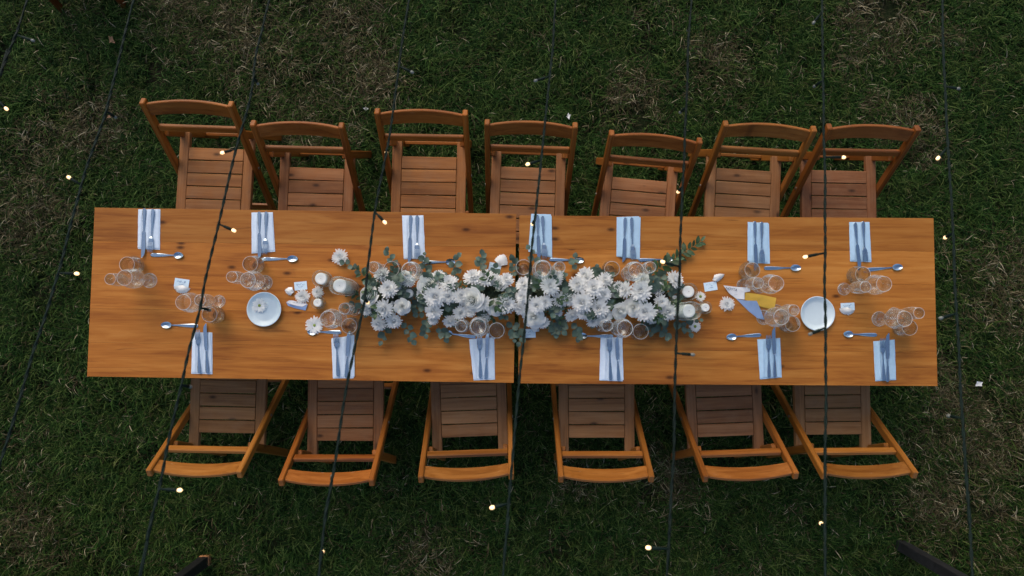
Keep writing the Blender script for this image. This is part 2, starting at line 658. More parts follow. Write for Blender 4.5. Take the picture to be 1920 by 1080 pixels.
# ================================================================== tables
def make_table(name, label, c, rz, L, W, mat, legmat, nplank=5, ztop=TZ, group=None, ins=.10, tint=(1, 1, 1), raw=False):
    t = thing(name, label, 'table', (c[0], c[1], 0), rz, group)
    th = 0.03
    pw = W / nplank
    for i in range(nplank):
        y = -W / 2 + pw * (i + 0.5)
        o = box_o('plank', (L, pw - 0.0003, th), (0, y, ztop - th / 2), mat, t, 0.0008)
        o.color = (*tint, 1)
    ah = 0.09
    zl = ztop - th - ah / 2
    lx, ly = L / 2 - ins, W / 2 - ins
    for sg in (-1, 1):
        bar('apron', (-lx + .028, sg * ly, zl - .001), (lx - .028, sg * ly, zl - .001), 0.022, ah, legmat, t)
        bar('apron', (sg * lx, -ly + .028, zl - .001), (sg * lx, ly - .028, zl - .001), 0.022, ah, legmat, t)
    for sx in (-1, 1):
        for sy in (-1, 1):
            if raw and (sx, sy) == (1, 1):
                bar('leg_end', (lx + .001, ly + .001, -.005), (lx + .001, ly + .001, .060), .059, .059, M['raw_end'], t, up=(0, 1, 0), c=.006)
            bar('leg', (sx * lx, sy * ly, -0.005), (sx * lx, sy * ly, ztop - th - 0.001), 0.055, 0.055, legmat, t, up=(0, 1, 0))
    return t


def fit_table(tl, tr, br, bl):
    P = [at(*p, TZ) for p in (tl, tr, br, bl)]
    c = (P[0] + P[1] + P[2] + P[3]) / 4
    u = (P[1] - P[0] + P[2] - P[3])
    L = u.length / 2
    W = ((P[0] - P[3]).length + (P[1] - P[2]).length) / 2
    return c, math.atan2(u.y, u.x), L, W


c1, a1, L1, W1 = fit_table((177, 390), (970, 400), (966, 719), (165, 705))
c2, a2, L2, W2 = fit_table((971.5, 402), (1750, 411), (1757, 722), (969.5, 721))
print('tables', c1, a1, L1, W1, c2, a2, L2, W2)
# keep the two tops a few millimetres apart
make_table('dining_table', 'orange pine dining table at the left, with white daisy on plate', c1 - Vector((0.004, 0, 0)), a1, L1 - 0.004, W1, M['table'], M['varnish'])
make_table('dining_table', 'orange pine dining table at the right, with yellow paper on it', c2 + Vector((0.004, 0, 0)), a2, L2 - 0.004, W2, M['table'], M['varnish'], tint=(1.07, 1.12, 1.15))


# ================================================================== chairs
def make_chair(proto_parts=None):
    pass


_toprail = None


def toprail_mesh():
    global _toprail
    if _toprail:
        return _toprail
    mb = MB()
    n, h, th, bow, half = 14, 0.078, 0.017, 0.026, 0.1965
    secs = []
    for i in range(n + 1):
        s = -1 + 2 * i / n
        x = s * half
        y = bow * (1 - s * s)
        hh = h / 2 * (1 - 0.10 * s * s)
        c = 0.003
        secs.append([(x, y - th / 2, -hh + c), (x, y - th / 2 + c, -hh), (x, y + th / 2 - c, -hh), (x, y + th / 2, -hh + c),
                     (x, y + th / 2, hh - c), (x, y + th / 2 - c, hh), (x, y - th / 2 + c, hh), (x, y - th / 2, hh - c)])
    mb.loft(secs)
    _toprail = mb.mesh('top_rail')
    _toprail.materials.append(M['varnish'])
    return _toprail


def chair(px, py, rot, side, label, group, tint):
    base = at(px, py, 0.45)
    ang = R(rot) + (0 if side == 'upper' else PI)
    t = thing('folding_chair', label, 'chair', (base.x, base.y, 0), ang, group)
    V, S = M['varnish'], M['seat']
    parts = []
    A = parts.append
    ptop, pbot = Vector((0, 0.133, 0.80)), Vector((0, -0.362, 0.012))
    pd = (ptop - pbot).normalized()

    def onpost(z):
        return pbot + (ptop - pbot) * ((z - pbot.z) / (ptop.z - pbot.z))
    ltop, lbot = Vector((0, 0.035, 0.615)), Vector((0, 0.185, 0.008))

    def onleg(z):
        return lbot + (ltop - lbot) * ((z - lbot.z) / (ltop.z - lbot.z))
    nrm = Vector((0, pd.z, -pd.y))
    for s in (-1, 1):
        dx = Vector((s * 0.2095, 0, 0))
        A(bar('back_post', pbot + dx, ptop + dx, 0.042, 0.025, V, t, up=(1, 0, 0), c=0.004))
        dx = Vector((s * 0.1835, 0, 0))
        A(bar('rear_leg', lbot + dx, ltop + dx, 0.042, 0.023, V, t, up=(1, 0, 0), c=0.004))
        A(bar('seat_rail', (s * 0.170, 0.082, 0.434), (s * 0.170, -0.415, 0.440), 0.050, 0.03, S, t, c=0.003))
        p = onpost(0.437)
        bo = MB()
        bo.lathe([(0.0075, 0), (0.0075, 0.003), (0.004, 0.0045)], 10, True, True)
        o = bo.build('bolt', M['bolt'], t)
        o.location = p + Vector((s * 0.222, 0, 0))
        o.rotation_euler = (0, s * PI / 2, 0)
        A(o)
    for i in range(6):
        v0 = -i * 0.0685
        rn = random.Random(int(px * 7 + py) + i)
        o = bar('slat', (-0.1435, v0 - 0.0325, 0.4435 + 0.0009 * i), (0.1435, v0 - 0.0325, 0.4435 + 0.0009 * i), 0.0650 - rn.uniform(0, 0.002), 0.016, S, t, c=0.002)
        o.rotation_euler.rotate_axis('Z', R(rn.uniform(-0.5, 0.5)))
        A(o)
    tr = link('top_rail', toprail_mesh(), t)
    zc = 0.757
    mt = Matrix((Vector((1, 0, 0)), nrm, pd)).transposed().to_4x4()
    mt.translation = onpost(zc)
    tr.matrix_basis = mt
    A(tr)
    p = onpost(0.66)
    A(bar('lower_rail', p + Vector((-0.1965, 0, 0)), p + Vector((0.1965, 0, 0)), 0.022, 0.034, V, t, up=pd, c=0.004))
    p = onleg(0.20)
    A(bar('rear_stretcher', p + Vector((-0.1715, 0, 0)), p + Vector((0.1715, 0, 0)), 0.018, 0.035, V, t, up=(0, -0.2, 1), c=0.003))
    p = onpost(0.18)
    A(bar('front_stretcher', p + Vector((-0.1965, 0, 0)), p + Vector((0.1965, 0, 0)), 0.018, 0.038, V, t, up=pd, c=0.003))
    for o in parts:
        o.color = (*tint, 1)
    return t


UP = [(406, 278, -2.0), (594, 315, -1.5), (805, 294, -1.0), (991, 314, -2.0), (1200, 336, -5.0), (1395, 318, -3.5), (1573, 320, -1.0)]
LO = [(425, 812, -1.0), (647, 827, 0.0), (881, 819, 2.0), (1119, 821, 0.0), (1361, 818, 2.0), (1563, 815, 0.5)]
TU = [(1.25, 1.08, .78), (1.05, .88, .72), (1.35, 1.12, .75), (1.16, 1.04, .88), (1.08, .92, .8), (1.08, 1.05, .95), (.88, .75, .72)]
TL_ = [(1.12, 1.12, .92), (1.12, .96, .8), (1.08, 1.06, .95), (1.1, 1.06, .92), (1.02, .94, .88), (1.12, 1.14, .98)]
for i, (px, py, r) in enumerate(UP):
    lab = 'wooden slatted folding chair, %s from the left along the upper side of the tables' % ORD[i]
    chair(px, py, r, 'upper', lab, 'folding chairs drawn up to the long table', TU[i])
for i, (px, py, r) in enumerate(LO):
    lab = 'wooden slatted folding chair, %s from the left along the lower side of the tables' % ORD[i]
    chair(px, py, r, 'lower', lab, 'folding chairs drawn up to the long table', TL_[i])
# chair of a neighbouring table: only the ends of its rear legs reach into the picture
p = at(166, 24, 0.0)
cz = chair(960, 540, 0, 'lower', 'brown folding chair cut off by the upper left corner', None, (.36, .28, .26))
cz.location = (p.x + 0.03, p.y + 0.20, 0)
cz.rotation_euler = (0, 0, PI + R(4))

# neighbouring dark tables at the lower edge: only a leg of each is seen
pr = at(1684, 1022, 0)
make_table('dark_table', 'black legged table cut off by the lower right edge, one leg in view', (pr.x + 0.965 - .025, pr.y - 0.365 - .06, 0), R(-4), 2.0, 0.8, M['black_wood'], M['black_wood'], ins=.035)
pl = at(386, 1050, 0)
make_table('dark_table', 'dark table cut off by the lower left edge, leg with raw wood foot in view', (pl.x - 0.965 + .03, pl.y - 0.365 - .04, 0), R(3), 2.0, 0.8, M['black_wood'], M['black_wood'], ins=.035, raw=True)


# ================================================================== tableware meshes
def rsec(x, hw, z0, z1, c=0.3):
    """flattened six sided section across X"""
    return [(x, -hw, (z0 + z1) / 2), (x, -hw * (1 - c), z0), (x, hw * (1 - c), z0), (x, hw, (z0 + z1) / 2), (x, hw * (1 - c), z1), (x, -hw * (1 - c), z1)]


def handle_mesh(L0, L1, name):
    """handle from x=0 (end) towards L1, widest near the end"""
    mb = MB()
    secs = []
    prof = [(0, .0040), (.004, .0075), (.012, .0088), (.03, .0085), (.06, .0066), (.085, .0045), (L0, .0034)]
    for x, w in prof:
        secs.append(rsec(x, w, 0.0, 0.0032))
    mb.loft(secs)
    return mb.mesh(name, False)


fork_handle = handle_mesh(.118, 0, 'fork_handle')
mb = MB()
for pts in ([(.1175, .0034), (.128, .0045), (.138, .0095), (.146, .0118), (.156, .0122)],):
    mb.loft([rsec(x, w, 0.0002, 0.0028 + (0.002 if x > .13 else 0), .2) for x, w in pts])
for k in range(4):
    yc = (-1.5 + k) * 0.0066
    secs = []
    for x, w, zz in ((.1555, .0024, .0035), (.175, .0022, .0055), (.190, .0019, .0055), (.203, .0008, .0035)):
        secs.append([(x, yc - w, zz - .0012), (x, yc + w, zz - .0012), (x, yc + w, zz + .001), (x, yc - w, zz + .001)])
    mb.loft(secs)
fork_head = mb.mesh('fork_head')
knife_handle = handle_mesh(.105, 0, 'knife_handle')
mb = MB()
secs = []
for x, y0, y1, th in ((.1045, -.0036, .0036, .0030), (.112, -.0072, .0072, .0026), (.13, -.0085, .0085, .0022), (.17, -.0085, .0092, .0020), (.20, -.0085, .0092, .0018), (.217, -.0085, .0060, .0016), (.229, -.0085, -.0030, .0014), (.232, -.008, -.0065, .0012)):
    secs.append([(x, y0, .0004), (x, y1, .0010), (x, y1, .0014), (x, y0, .0004 + th)])
mb.loft(secs)
knife_blade = mb.mesh('knife_blade')
spoon_handle = handle_mesh(.112, 0, 'spoon_handle')
mb = MB()
rows_t, rows_b = [], []
for i in range(9):
    s = i / 8
    row, rowb = [], []
    for j in range(20):
        a = 2 * PI * j / 20
        ex = .0215 if math.cos(a) > 0 else .0235
        x = .1345 + ex * s * math.cos(a)
        y = .0152 * s * math.sin(a) * (1 - 0.12 * math.cos(a))
        z = .0012 + .0065 * (s ** 2)
        row.append((x, y, z))
        rowb.append((x, y, z - .0011))
    rows_t.append(row)
    rows_b.append(rowb)
mb.grid(rows_t, True)
k0 = len(mb.v)
mb.grid(rows_b[::-1], True)
mb.grid([rows_t[-1], rows_b[-1]], True)
spoon_bowl = mb.mesh('spoon_bowl', True)
for me in (fork_handle, fork_head, knife_handle, knife_blade, spoon_handle, spoon_bowl):
    me.materials.append(M['steel'])

UPS = ['the %s napkin from the left in the upper row' % ORD[i] for i in range(7)]
LOS = ['the %s napkin from the left in the lower row' % ORD[i] for i in range(6)]


def cutlery(kind, end, tip, z, label, grp):
    a, b2 = at(*end, z), at(*tip, z)
    d = b2 - a
    L = {'fork': .203, 'knife': .232, 'spoon': .156}[kind]
    s = d.length / L
    s = max(0.88, min(1.12, s))
    mid = (a + b2) / 2
    a = mid - d.normalized() * L * s / 2
    t = thing('table_' + kind if kind != 'spoon' else 'dessert_spoon', label, kind, a, math.atan2(d.y, d.x), grp)
    t.scale = (s, 1.0, 1.0)
    if kind == 'fork':
        link('handle', fork_handle, t)
        link('head', fork_head, t)
    elif kind == 'knife':
        link('handle', knife_handle, t)
        link('blade', knife_blade, t)
    else:
        link('handle', spoon_handle, t)
        link('bowl', spoon_bowl, t)
    return t


def napkin(c4, mat, label, seed):
    """folded cloth, corners in photo pixels: tl, tr, br, bl"""
    rn = random.Random(seed)
    P = [at(*p, TZ + .004) for p in c4]
    c = sum(P, Vector()) / 4
    t = thing('folded_napkin', label, 'napkin', (c.x, c.y, TZ + .0006), 0, 'folded napkins at the place settings')
    layers = [(0.0, 0.0026, (rn.uniform(-.004, .004), rn.uniform(-.004, .003)), rn.uniform(-1.2, 1.2), 1.0),
              (0.0028, 0.0050, (rn.uniform(-.004, .004), rn.uniform(-.002, .003)), rn.uniform(-1.2, 1.2), rn.uniform(.93, .99))]
    for li, (z0, z1, off, dr, sc) in enumerate(layers):
        NU, NV = 26, 12
        rows = []
        k1, k2 = rn.uniform(.12, .24), rn.uniform(.46, .56)
        amp = rn.uniform(.0034, .0050) if li else 0.0
        rt = Matrix.Rotation(R(dr), 3, 'Z')
        top, bot = [], []
        for j in range(NV + 1):
            v = j / NV
            rt_, rb_ = [], []
            for i in range(NU + 1):
                u = i / NU
                p = (P[0] * (1 - u) + P[1] * u) * (1 - v) + (P[3] * (1 - u) + P[2] * u) * v - c
                e = Vector((noise.noise((u * 3, v * 5, seed + li)), noise.noise((u * 3 + 9, v * 5, seed + li)), 0)) * .0012
                p = rt @ (p * sc) + Vector((off[0], off[1], 0)) + e
                ridge = math.exp(-((u - k1) / .055) ** 2) + .8 * math.exp(-((u - k2) / .07) ** 2)
                edge = min(u, 1 - u, v, 1 - v)
                z = z1 + amp * ridge * min(1, edge * 8) + .0006 * noise.noise((u * 6, v * 9, seed * 3 + li)) - .0011 * math.exp(-edge * 30)
                rt_.append((p.x, p.y, z))
                rb_.append((p.x, p.y, z0))
            top.append(rt_)
            bot.append(rb_)
        mb = MB()
        mb.grid(top[::-1])
        mb.grid(bot)
        rim = [top[0][i] for i in range(NU + 1)] + [top[j][NU] for j in range(1, NV + 1)] + [top[NV][i] for i in range(NU - 1, -1, -1)] + [top[j][0] for j in range(NV - 1, 0, -1)]
        rib = [bot[0][i] for i in range(NU + 1)] + [bot[j][NU] for j in range(1, NV + 1)] + [bot[NV][i] for i in range(NU - 1, -1, -1)] + [bot[j][0] for j in range(NV - 1, 0, -1)]
        mb.grid([rim, rib], True)
        mb.build('cloth_fold', mat, t, True)
    return t


NU_ = [((260, 392), (300, 392), (299, 468), (258, 466)), ((472, 398), (512, 398), (515, 472), (471, 475)), ((754, 404), (794, 404), (797, 485), (757, 486)),
       ((997, 401), (1034, 402), (1036, 484), (991, 472)), ((1158, 407), (1200, 406), (1199, 487), (1157, 481)), ((1402, 417), (1441, 418), (1442, 493), (1403, 491)),
       ((1593, 416), (1631, 416), (1635, 491), (1595, 490))]
NL_ = [((360, 624), (397, 624), (399, 702), (359, 702)), ((621, 634), (664, 627), (664, 708), (625, 709)), ((880, 636), (926, 633), (928, 710), (888, 712)),
       ((1127, 634), (1168, 632), (1170, 715), (1126, 714)), ((1421, 636), (1464, 634), (1466, 708), (1425, 711)), ((1638, 640), (1678, 636), (1682, 712), (1643, 715))]
for i, c4 in enumerate(NU_):
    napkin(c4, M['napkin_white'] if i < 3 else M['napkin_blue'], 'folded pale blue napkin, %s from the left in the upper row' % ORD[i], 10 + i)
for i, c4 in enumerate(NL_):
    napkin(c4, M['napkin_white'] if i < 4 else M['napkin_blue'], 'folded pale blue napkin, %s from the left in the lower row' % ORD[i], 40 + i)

ZC = TZ + .0092
KN_U = [((271, 391), (268, 484)), ((486, 397), (487, 486)), ((770, 404), (768, 493)), ((1007, 403), (1011, 488)), ((1172, 408), (1170, 492)), ((1415, 415), (1418, 508)), ((1603, 417), (1612, 507))]
FK_U = [((287, 392), (282, 473)), ((499, 397), (497, 477)), ((782, 404), (782, 486)), ((1017, 405), (1021, 485)), ((1184, 408), (1187, 488)), ((1428, 416), (1428, 494)), ((1618, 415), (1622, 491))]
KN_L = [((389, 700), (384, 606)), ((649, 708), (654, 620)), ((911, 711), (914, 622)), ((1160, 714), (1156, 630)), ((1453, 708), (1450, 613)), ((1664, 716), (1664, 624))]
FK_L = [((374, 700), (371, 618)), ((634, 706), (630, 624)), ((901, 709), (899, 628)), ((1145, 713), (1142, 631)), ((1442, 708), (1440, 628)), ((1657, 714), (1654, 634))]
SP_U = [((283, 478), (345, 479)), ((490, 486), (560, 485)), ((792, 492), (854, 491)), ((1030, 487), (1095, 488)), ((1197, 488), (1262, 486)), ((1431, 503), (1502, 502)), ((1624, 506), (1691, 500))]
SP_L = [((373, 611), (302, 609)), ((640, 623), (577, 622)), ((892, 632), (831, 624)), ((1150, 630), (1080, 630)), ((1427, 628), (1361, 632)), ((1644, 628), (1580, 626))]
for i in range(7):
    cutlery('knife', *KN_U[i], ZC, 'steel knife lying on ' + UPS[i], 'knives at the place settings')
    cutlery('fork', *FK_U[i], ZC, 'steel fork lying on ' + UPS[i], 'forks at the place settings')
    cutlery('spoon', *SP_U[i], TZ + .0008, 'steel spoon lying crosswise below ' + UPS[i], 'spoons at the place settings')
for i in range(6):
    cutlery('knife', *KN_L[i], ZC, 'steel knife lying on ' + LOS[i], 'knives at the place settings')
    cutlery('fork', *FK_L[i], ZC, 'steel fork lying on ' + LOS[i], 'forks at the place settings')
    cutlery('spoon', *SP_L[i], TZ + .0008, 'steel spoon lying crosswise above ' + LOS[i], 'spoons at the place settings')


# ------------------------------------------------------------------ glasses
def lmesh(name, prof, n=28, mat='glass', cap0=False, cap1=False):
    mb = MB()
    mb.lathe(prof, n, cap0, cap1)
    me = mb.mesh(name, True)
    me.materials.append(M[mat])
    return me


def smooth_prof(pts, n=4):
    """Catmull-Rom through the profile points"""
    out = []
    P = [pts[0]] + list(pts) + [pts[-1]]
    for i in range(1, len(P) - 2):
        for k in range(n):
            t = k / n
            r = []
            for d in (0, 1):
                a, b2, c, e = P[i - 1][d], P[i][d], P[i + 1][d], P[i + 2][d]
                r.append(.5 * (2 * b2 + (c - a) * t + (2 * a - 5 * b2 + 4 * c - e) * t * t + (3 * b2 - a - 3 * c + e) * t ** 3))
            out.append((max(r[0], 0.0002), r[1]))
    out.append(pts[-1])
    return out


w_foot = lmesh('foot', [(.0003, 0.0), (.0345, 0.0), (.0345, .0016), (.030, .0024), (.016, .0042), (.0062, .0085), (.0003, .0085)])
w_stem = lmesh('stem', [(.0003, .0086), (.0062, .0086), (.0042, .016), (.0036, .03), (.0036, .07), (.0048, .083), (.008, .0884), (.0003, .0884)], 14)
w_bowl = lmesh('bowl', smooth_prof([(.0003, .0888), (.012, .0905), (.028, .099), (.041, .116), (.0455, .138), (.0435, .165), (.0385, .192), (.0345, .212)]) + [(.0338, .2126), (.0332, .212)] + smooth_prof([(.0370, .192), (.0422, .165), (.0442, .138), (.0398, .117), (.027, .1005), (.0003, .0918)]), 32)
f_foot = lmesh('foot', [(.0003, 0.0), (.029, 0.0), (.029, .0015), (.025, .0022), (.013, .004), (.0052, .0085), (.0003, .0085)])
f_stem = lmesh('stem', [(.0003, .0086), (.0052, .0086), (.0036, .016), (.0032, .03), (.0036, .058), (.006, .0668), (.0003, .0668)], 14)
f_bowl = lmesh('bowl', smooth_prof([(.0003, .0672), (.008, .070), (.0185, .085), (.0265, .11), (.0285, .14), (.0272, .175), (.0248, .200)]) + [(.0242, .2005), (.0238, .200)] + smooth_prof([(.0262, .175), (.0274, .14), (.0255, .11), (.0175, .086), (.0003, .071)]), 28)
t_wall = lmesh('wall', smooth_prof([(.022, .0015), (.030, .006), (.039, .022), (.0425, .044), (.0405, .068), (.0355, .098)]) + [(.0348, .0988), (.0342, .098)] + smooth_prof([(.0390, .068), (.0410, .044), (.0375, .023), (.0285, .0112), (.0235, .0100)]) + [(.0220, .0015)], 32, 'tumbler')
t_base = lmesh('base', [(.0003, 0.0), (.0208, 0.0), (.0217, .0015), (.0232, .0098), (.0003, .0082)], 28, 'tumbler')


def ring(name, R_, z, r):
    return lmesh(name, [(R_ + r * math.cos(a * PI / 3), z + r * math.sin(a * PI / 3)) for a in range(7)], 36, 'rim')  # thin added ring that carries the painted highlight of a glass edge


w_rim, w_edge = ring('rim', .0339, .2128, .0009), ring('foot_edge_highlight', .0348, .0012, .0007)
f_rim, f_edge = ring('rim', .0243, .2008, .0008), ring('foot_edge_highlight', .0293, .0012, .0006)
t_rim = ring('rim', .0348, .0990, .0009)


def glassware(kind, px, py, label):
    p = at(px, py, TZ)
    nm = {'wine': 'wine_glass', 'flute': 'champagne_flute', 'tumbler': 'tumbler'}[kind]
    t = thing(nm, label, 'glass', (p.x, p.y, TZ + .0004), random.uniform(0, 6), 'drinking glasses at the place settings')
    if kind == 'wine':
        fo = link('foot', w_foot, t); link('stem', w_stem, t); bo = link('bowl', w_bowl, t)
        link('rim', w_rim, bo); link('foot_edge_highlight', w_edge, fo)
    elif kind == 'flute':
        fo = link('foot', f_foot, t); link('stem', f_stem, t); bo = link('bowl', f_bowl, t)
        link('rim', f_rim, bo); link('foot_edge_highlight', f_edge, fo)
    else:
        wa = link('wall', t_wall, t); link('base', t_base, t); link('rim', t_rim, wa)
    return t


GU = [dict(tumbler=(260, 499), wine=(281, 526), flute=(253, 528)), dict(tumbler=(484, 498), wine=(497, 530), flute=(467, 524)), dict(tumbler=(741, 507), wine=(780, 513), flute=(716, 507)),
      dict(tumbler=(981, 504), wine=(1014, 510), flute=(1044, 507)), dict(tumbler=(1142, 507), wine=(1178, 513), flute=(1204, 507)), dict(tumbler=(1397, 509), wine=(1423, 536), flute=(1393, 535)),
      dict(tumbler=(1598, 517), wine=(1612, 537), flute=(1582, 542))]
GL = [dict(tumbler=(410, 590), wine=(384, 569), flute=(411, 565)), dict(tumbler=(664, 611), wine=(637, 598), flute=(665, 580)), dict(tumbler=(932, 619), wine=(901, 612), flute=(870, 611)),
      dict(tumbler=(1194, 621), wine=(1158, 615), flute=(1128, 610)), dict(tumbler=(1470, 607), wine=(1432, 595), flute=(1456, 583)), dict(tumbler=(1683, 614), wine=(1648, 598), flute=(1676, 588))]
DSC = {'wine': 'clear round stemmed wine glass', 'flute': 'slim clear stemmed flute', 'tumbler': 'clear stemless tumbler'}
for i, g_ in enumerate(GU):
    for k, (px, py) in g_.items():
        glassware(k, px, py, DSC[k] + ' below ' + UPS[i])
for i, g_ in enumerate(GL):
    for k, (px, py) in g_.items():
        glassware(k, px, py, DSC[k] + ' above ' + LOS[i])

# ------------------------------------------------------------------ plates
pl_body = lmesh('plate_body', [(.0003, .0015), (.045, .0015), (.048, 0.0), (.052, 0.0), (.056, .002), (.078, .0145), (.0812, .0165), (.0818, .0178), (.0808, .0188), (.0775, .0180), (.0765, .0172), (.060, .0062), (.052, .0048), (.0003, .0044)], 48, 'plate')
for px, py, lab in ((496, 580, 'pale blue side plate holding a daisy'), (1532, 588, 'empty pale blue side plate beside the glasses')):
    p = at(px, py, TZ + .01)
    t = thing('side_plate', lab, 'plate', (p.x, p.y, TZ + .0004), 0, 'side plates')
    link('plate_body', pl_body, t)


# ------------------------------------------------------------------ candles
def candle(px, py, r, h, rc, hc, label, ribs=False, zb=TZ):
    p = at(px, py, zb)
    t = thing('candle_jar', label, 'candle', (p.x, p.y, zb + .0004), 0, 'candles in glass jars')
    n = 32
    mb = MB()
    mb.lathe([(.0003, 0.0), (r * .96, 0.0), (r, .003), (r, h - .002), (r - .0008, h), (r - .0022, h - .001), (r - .0024, .008), (.0003, .007)], n)
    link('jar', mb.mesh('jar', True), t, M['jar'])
    mb = MB()
    mb.lathe([(rc, .0085), (rc, hc - .002), (rc - .002, hc), (rc * .6, hc - .001), (.0003, hc - .002)], 28, True)
    w = mb.build('wax', M['wax'], t, True)
    mb = MB()
    mb.tube([(0, 0, hc - .003), (.0005, .0003, hc + .004), (.0016, .0005, hc + .008)], .0009, 5)
    mb.build('wick', M['wick'], w)
    return t


candle(609, 524, .0385, .085, .0275, .068, 'short white candle in glass jar at the left end of the flowers')
candle(658, 540, .0410, .25, .0300, .215, 'tall white pillar candle in glass cylinder at the left end of the flowers')
candle(600, 568, .0285, .055, .0195, .045, 'small votive candle between the folded paper and the left jars')
candle(771, 551, .0265, .090, .0200, .078, 'small votive candle sunk among the leftmost white flowers')
candle(955, 551, .0265, .090, .0200, .078, 'small votive candle among the flowers near the gap between the tables')
candle(1150, 552, .0265, .090, .0200, .078, 'small votive candle among the flowers right of the tables gap')
candle(1284, 548, .0400, .085, .0275, .068, 'short white candle in glass jar at the right end of the flowers')
candle(1272, 584, .0420, .25, .0300, .190, 'tall white pillar candle in glass cylinder at the right end of the flowers')
candle(1318, 577, .0285, .055, .0195, .045, 'small votive candle outside the tall cylinder at the right end')

# ------------------------------------------------------------------ flowers


def petal(mb, base, az, el, L, w, curl=0.5, cup=0.25, tipw=0.55, seg=3):
    """a petal rooted at base, pointing az, rising at el, bending by curl"""
    p = Vector(base)
    side = Vector((-math.sin(az), math.cos(az), 0))
    rows = []
    e = el
    for i in range(seg + 1):
        s = i / seg
        ww = w * (0.35 + 0.65 * math.sin(PI * min(1, s * 0.9 + 0.08) * 0.78)) * (1 if s < 0.99 else tipw)
        d = Vector((math.cos(az) * math.cos(e), math.sin(az) * math.cos(e), math.sin(e)))
        up = side.cross(d) * -1
        rows.append([p - side * ww + up * ww * cup, p.copy(), p + side * ww + up * ww * cup])
        p = p + d * (L / seg)
        e += curl / seg
    mb.grid(rows)


def mum_mesh(seed, r):
    rn = random.Random(seed)
    mb = MB()
    rings = [(20, .02, 1.0, .0, .25), (19, .28, .92, .004, .4), (16, .52, .76, .007, .7), (13, .72, .58, .009, 1.1), (9, .85, .40, .010, 1.6), (6, .9, .24, .011, 2.0)]
    for n, el, sc, z, cu in rings:
        o = rn.uniform(0, 6)
        for k in range(n):
            az = o + 2 * PI * k / n + rn.uniform(-.09, .09)
            petal(mb, (.002 * math.cos(az), .002 * math.sin(az), z), az, el + rn.uniform(-.13, .13), r * sc * rn.uniform(.88, 1.08), r * .13, cu + rn.uniform(-.25, .25), .3)
    me = mb.mesh('chrysanthemum', True)
    me.materials.append(M['petal'])
    return me


def rose_mesh(seed, r):
    rn = random.Random(seed)
    mb = MB()
    for ring, (n, rad, hh, tilt) in enumerate([(6, 1.0, .40, .95), (6, .84, .54, .70), (5, .67, .66, .48), (5, .51, .76, .32), (4, .36, .83, .18), (3, .23, .88, .06), (3, .12, .90, .0)]):
        o = rn.uniform(0, 6)
        for k in range(n):
            a0 = o + 2 * PI * k / n
            wid = 2 * PI / n * (0.56 if ring < 3 else .66)
            rows = []
            for i in range(5):
                s = i / 4
                row = []
                for j in range(6):
                    u = -1 + 2 * j / 5
                    a = a0 + u * wid
                    rr = r * rad * (0.28 + 0.72 * math.sin(s * PI / 2)) + r * tilt * .28 * s ** 3 * (1 - .3 * u * u)
                    z = r * hh * s * (1 - (.34 if ring < 3 else .2) * u * u) - r * .12 * tilt * s ** 4 + rn.uniform(-.0006, .0006)
                    rr *= 1 + .09 * u + .05 * noise.noise((u * 2, a0 * 3, seed))
                    z += r * .07 * s * noise.noise((u * 2 + 5, a0 * 3, seed))
                    row.append((rr * math.cos(a), rr * math.sin(a), z))
                rows.append(row)
            mb.grid(rows)
    me = mb.mesh('rose', True)
    me.materials.append(M['petal_rose'])
    return me


def daisy_parts(seed, r, npet=20):
    rn = random.Random(seed)
    mb = MB()
    for n, el, sc, z in ((npet, .06, 1.0, 0.001), (npet - 3, .22, .9, .003)):
        o = rn.uniform(0, 6)
        for k in range(n):
            az = o + 2 * PI * k / n + rn.uniform(-.1, .1)
            petal(mb, (.004 * math.cos(az), .004 * math.sin(az), z), az, el + rn.uniform(-.05, .08), r * sc * rn.uniform(.85, 1.05), r * .13, rn.uniform(-.25, .1), .2)
    me = mb.mesh('petals', True)
    me.materials.append(M['petal'])
    mb = MB()
    mb.lathe([(.0068, .001), (.0068, .0045), (.005, .0066), (.0025, .0074), (.0003, .0076)], 14, True)
    me2 = mb.mesh('eye', True)
    me2.materials.append(M['eye'])
    return me, me2


MUMS = [mum_mesh(i, 1.0 * .044) for i in range(5)]
ROSES = [rose_mesh(20 + i, .036) for i in range(3)]
EYE = daisy_parts(3, .034)[1]


def leaf_mesh(L, w, roundness, seed, mat, cup=.2):
    rn = random.Random(seed)
    mb = MB()
    rows = []
    n = 6
    for i in range(n + 1):
        s = i / n
        ww = w * (math.sin(PI * s ** roundness) ** .75 if 0 < s < 1 else 0.02)
        z = L * (.18 * s - .25 * s * s * rn.uniform(.6, 1.4))
        rows.append([(L * s, -ww, z + ww * cup), (L * s, -ww * .5, z + ww * cup * .3), (L * s, 0, z), (L * s, ww * .5, z + ww * cup * .3), (L * s, ww, z + ww * cup)])
    mb.grid(rows)
    me = mb.mesh('leaf', True)
    me.materials.append(M[mat])
    return me


EUC = [leaf_mesh(.042, .0190, .85, i, 'leaf') for i in range(4)] + [leaf_mesh(.034, .0165, .9, 9 + i, 'leaf') for i in range(2)]
GRN = [leaf_mesh(.040, .0105, .9, 20 + i, 'leaf_green') for i in range(3)]
FERN = [leaf_mesh(.052, .0125, .9, 30 + i, 'leaf_green', .1) for i in range(3)]


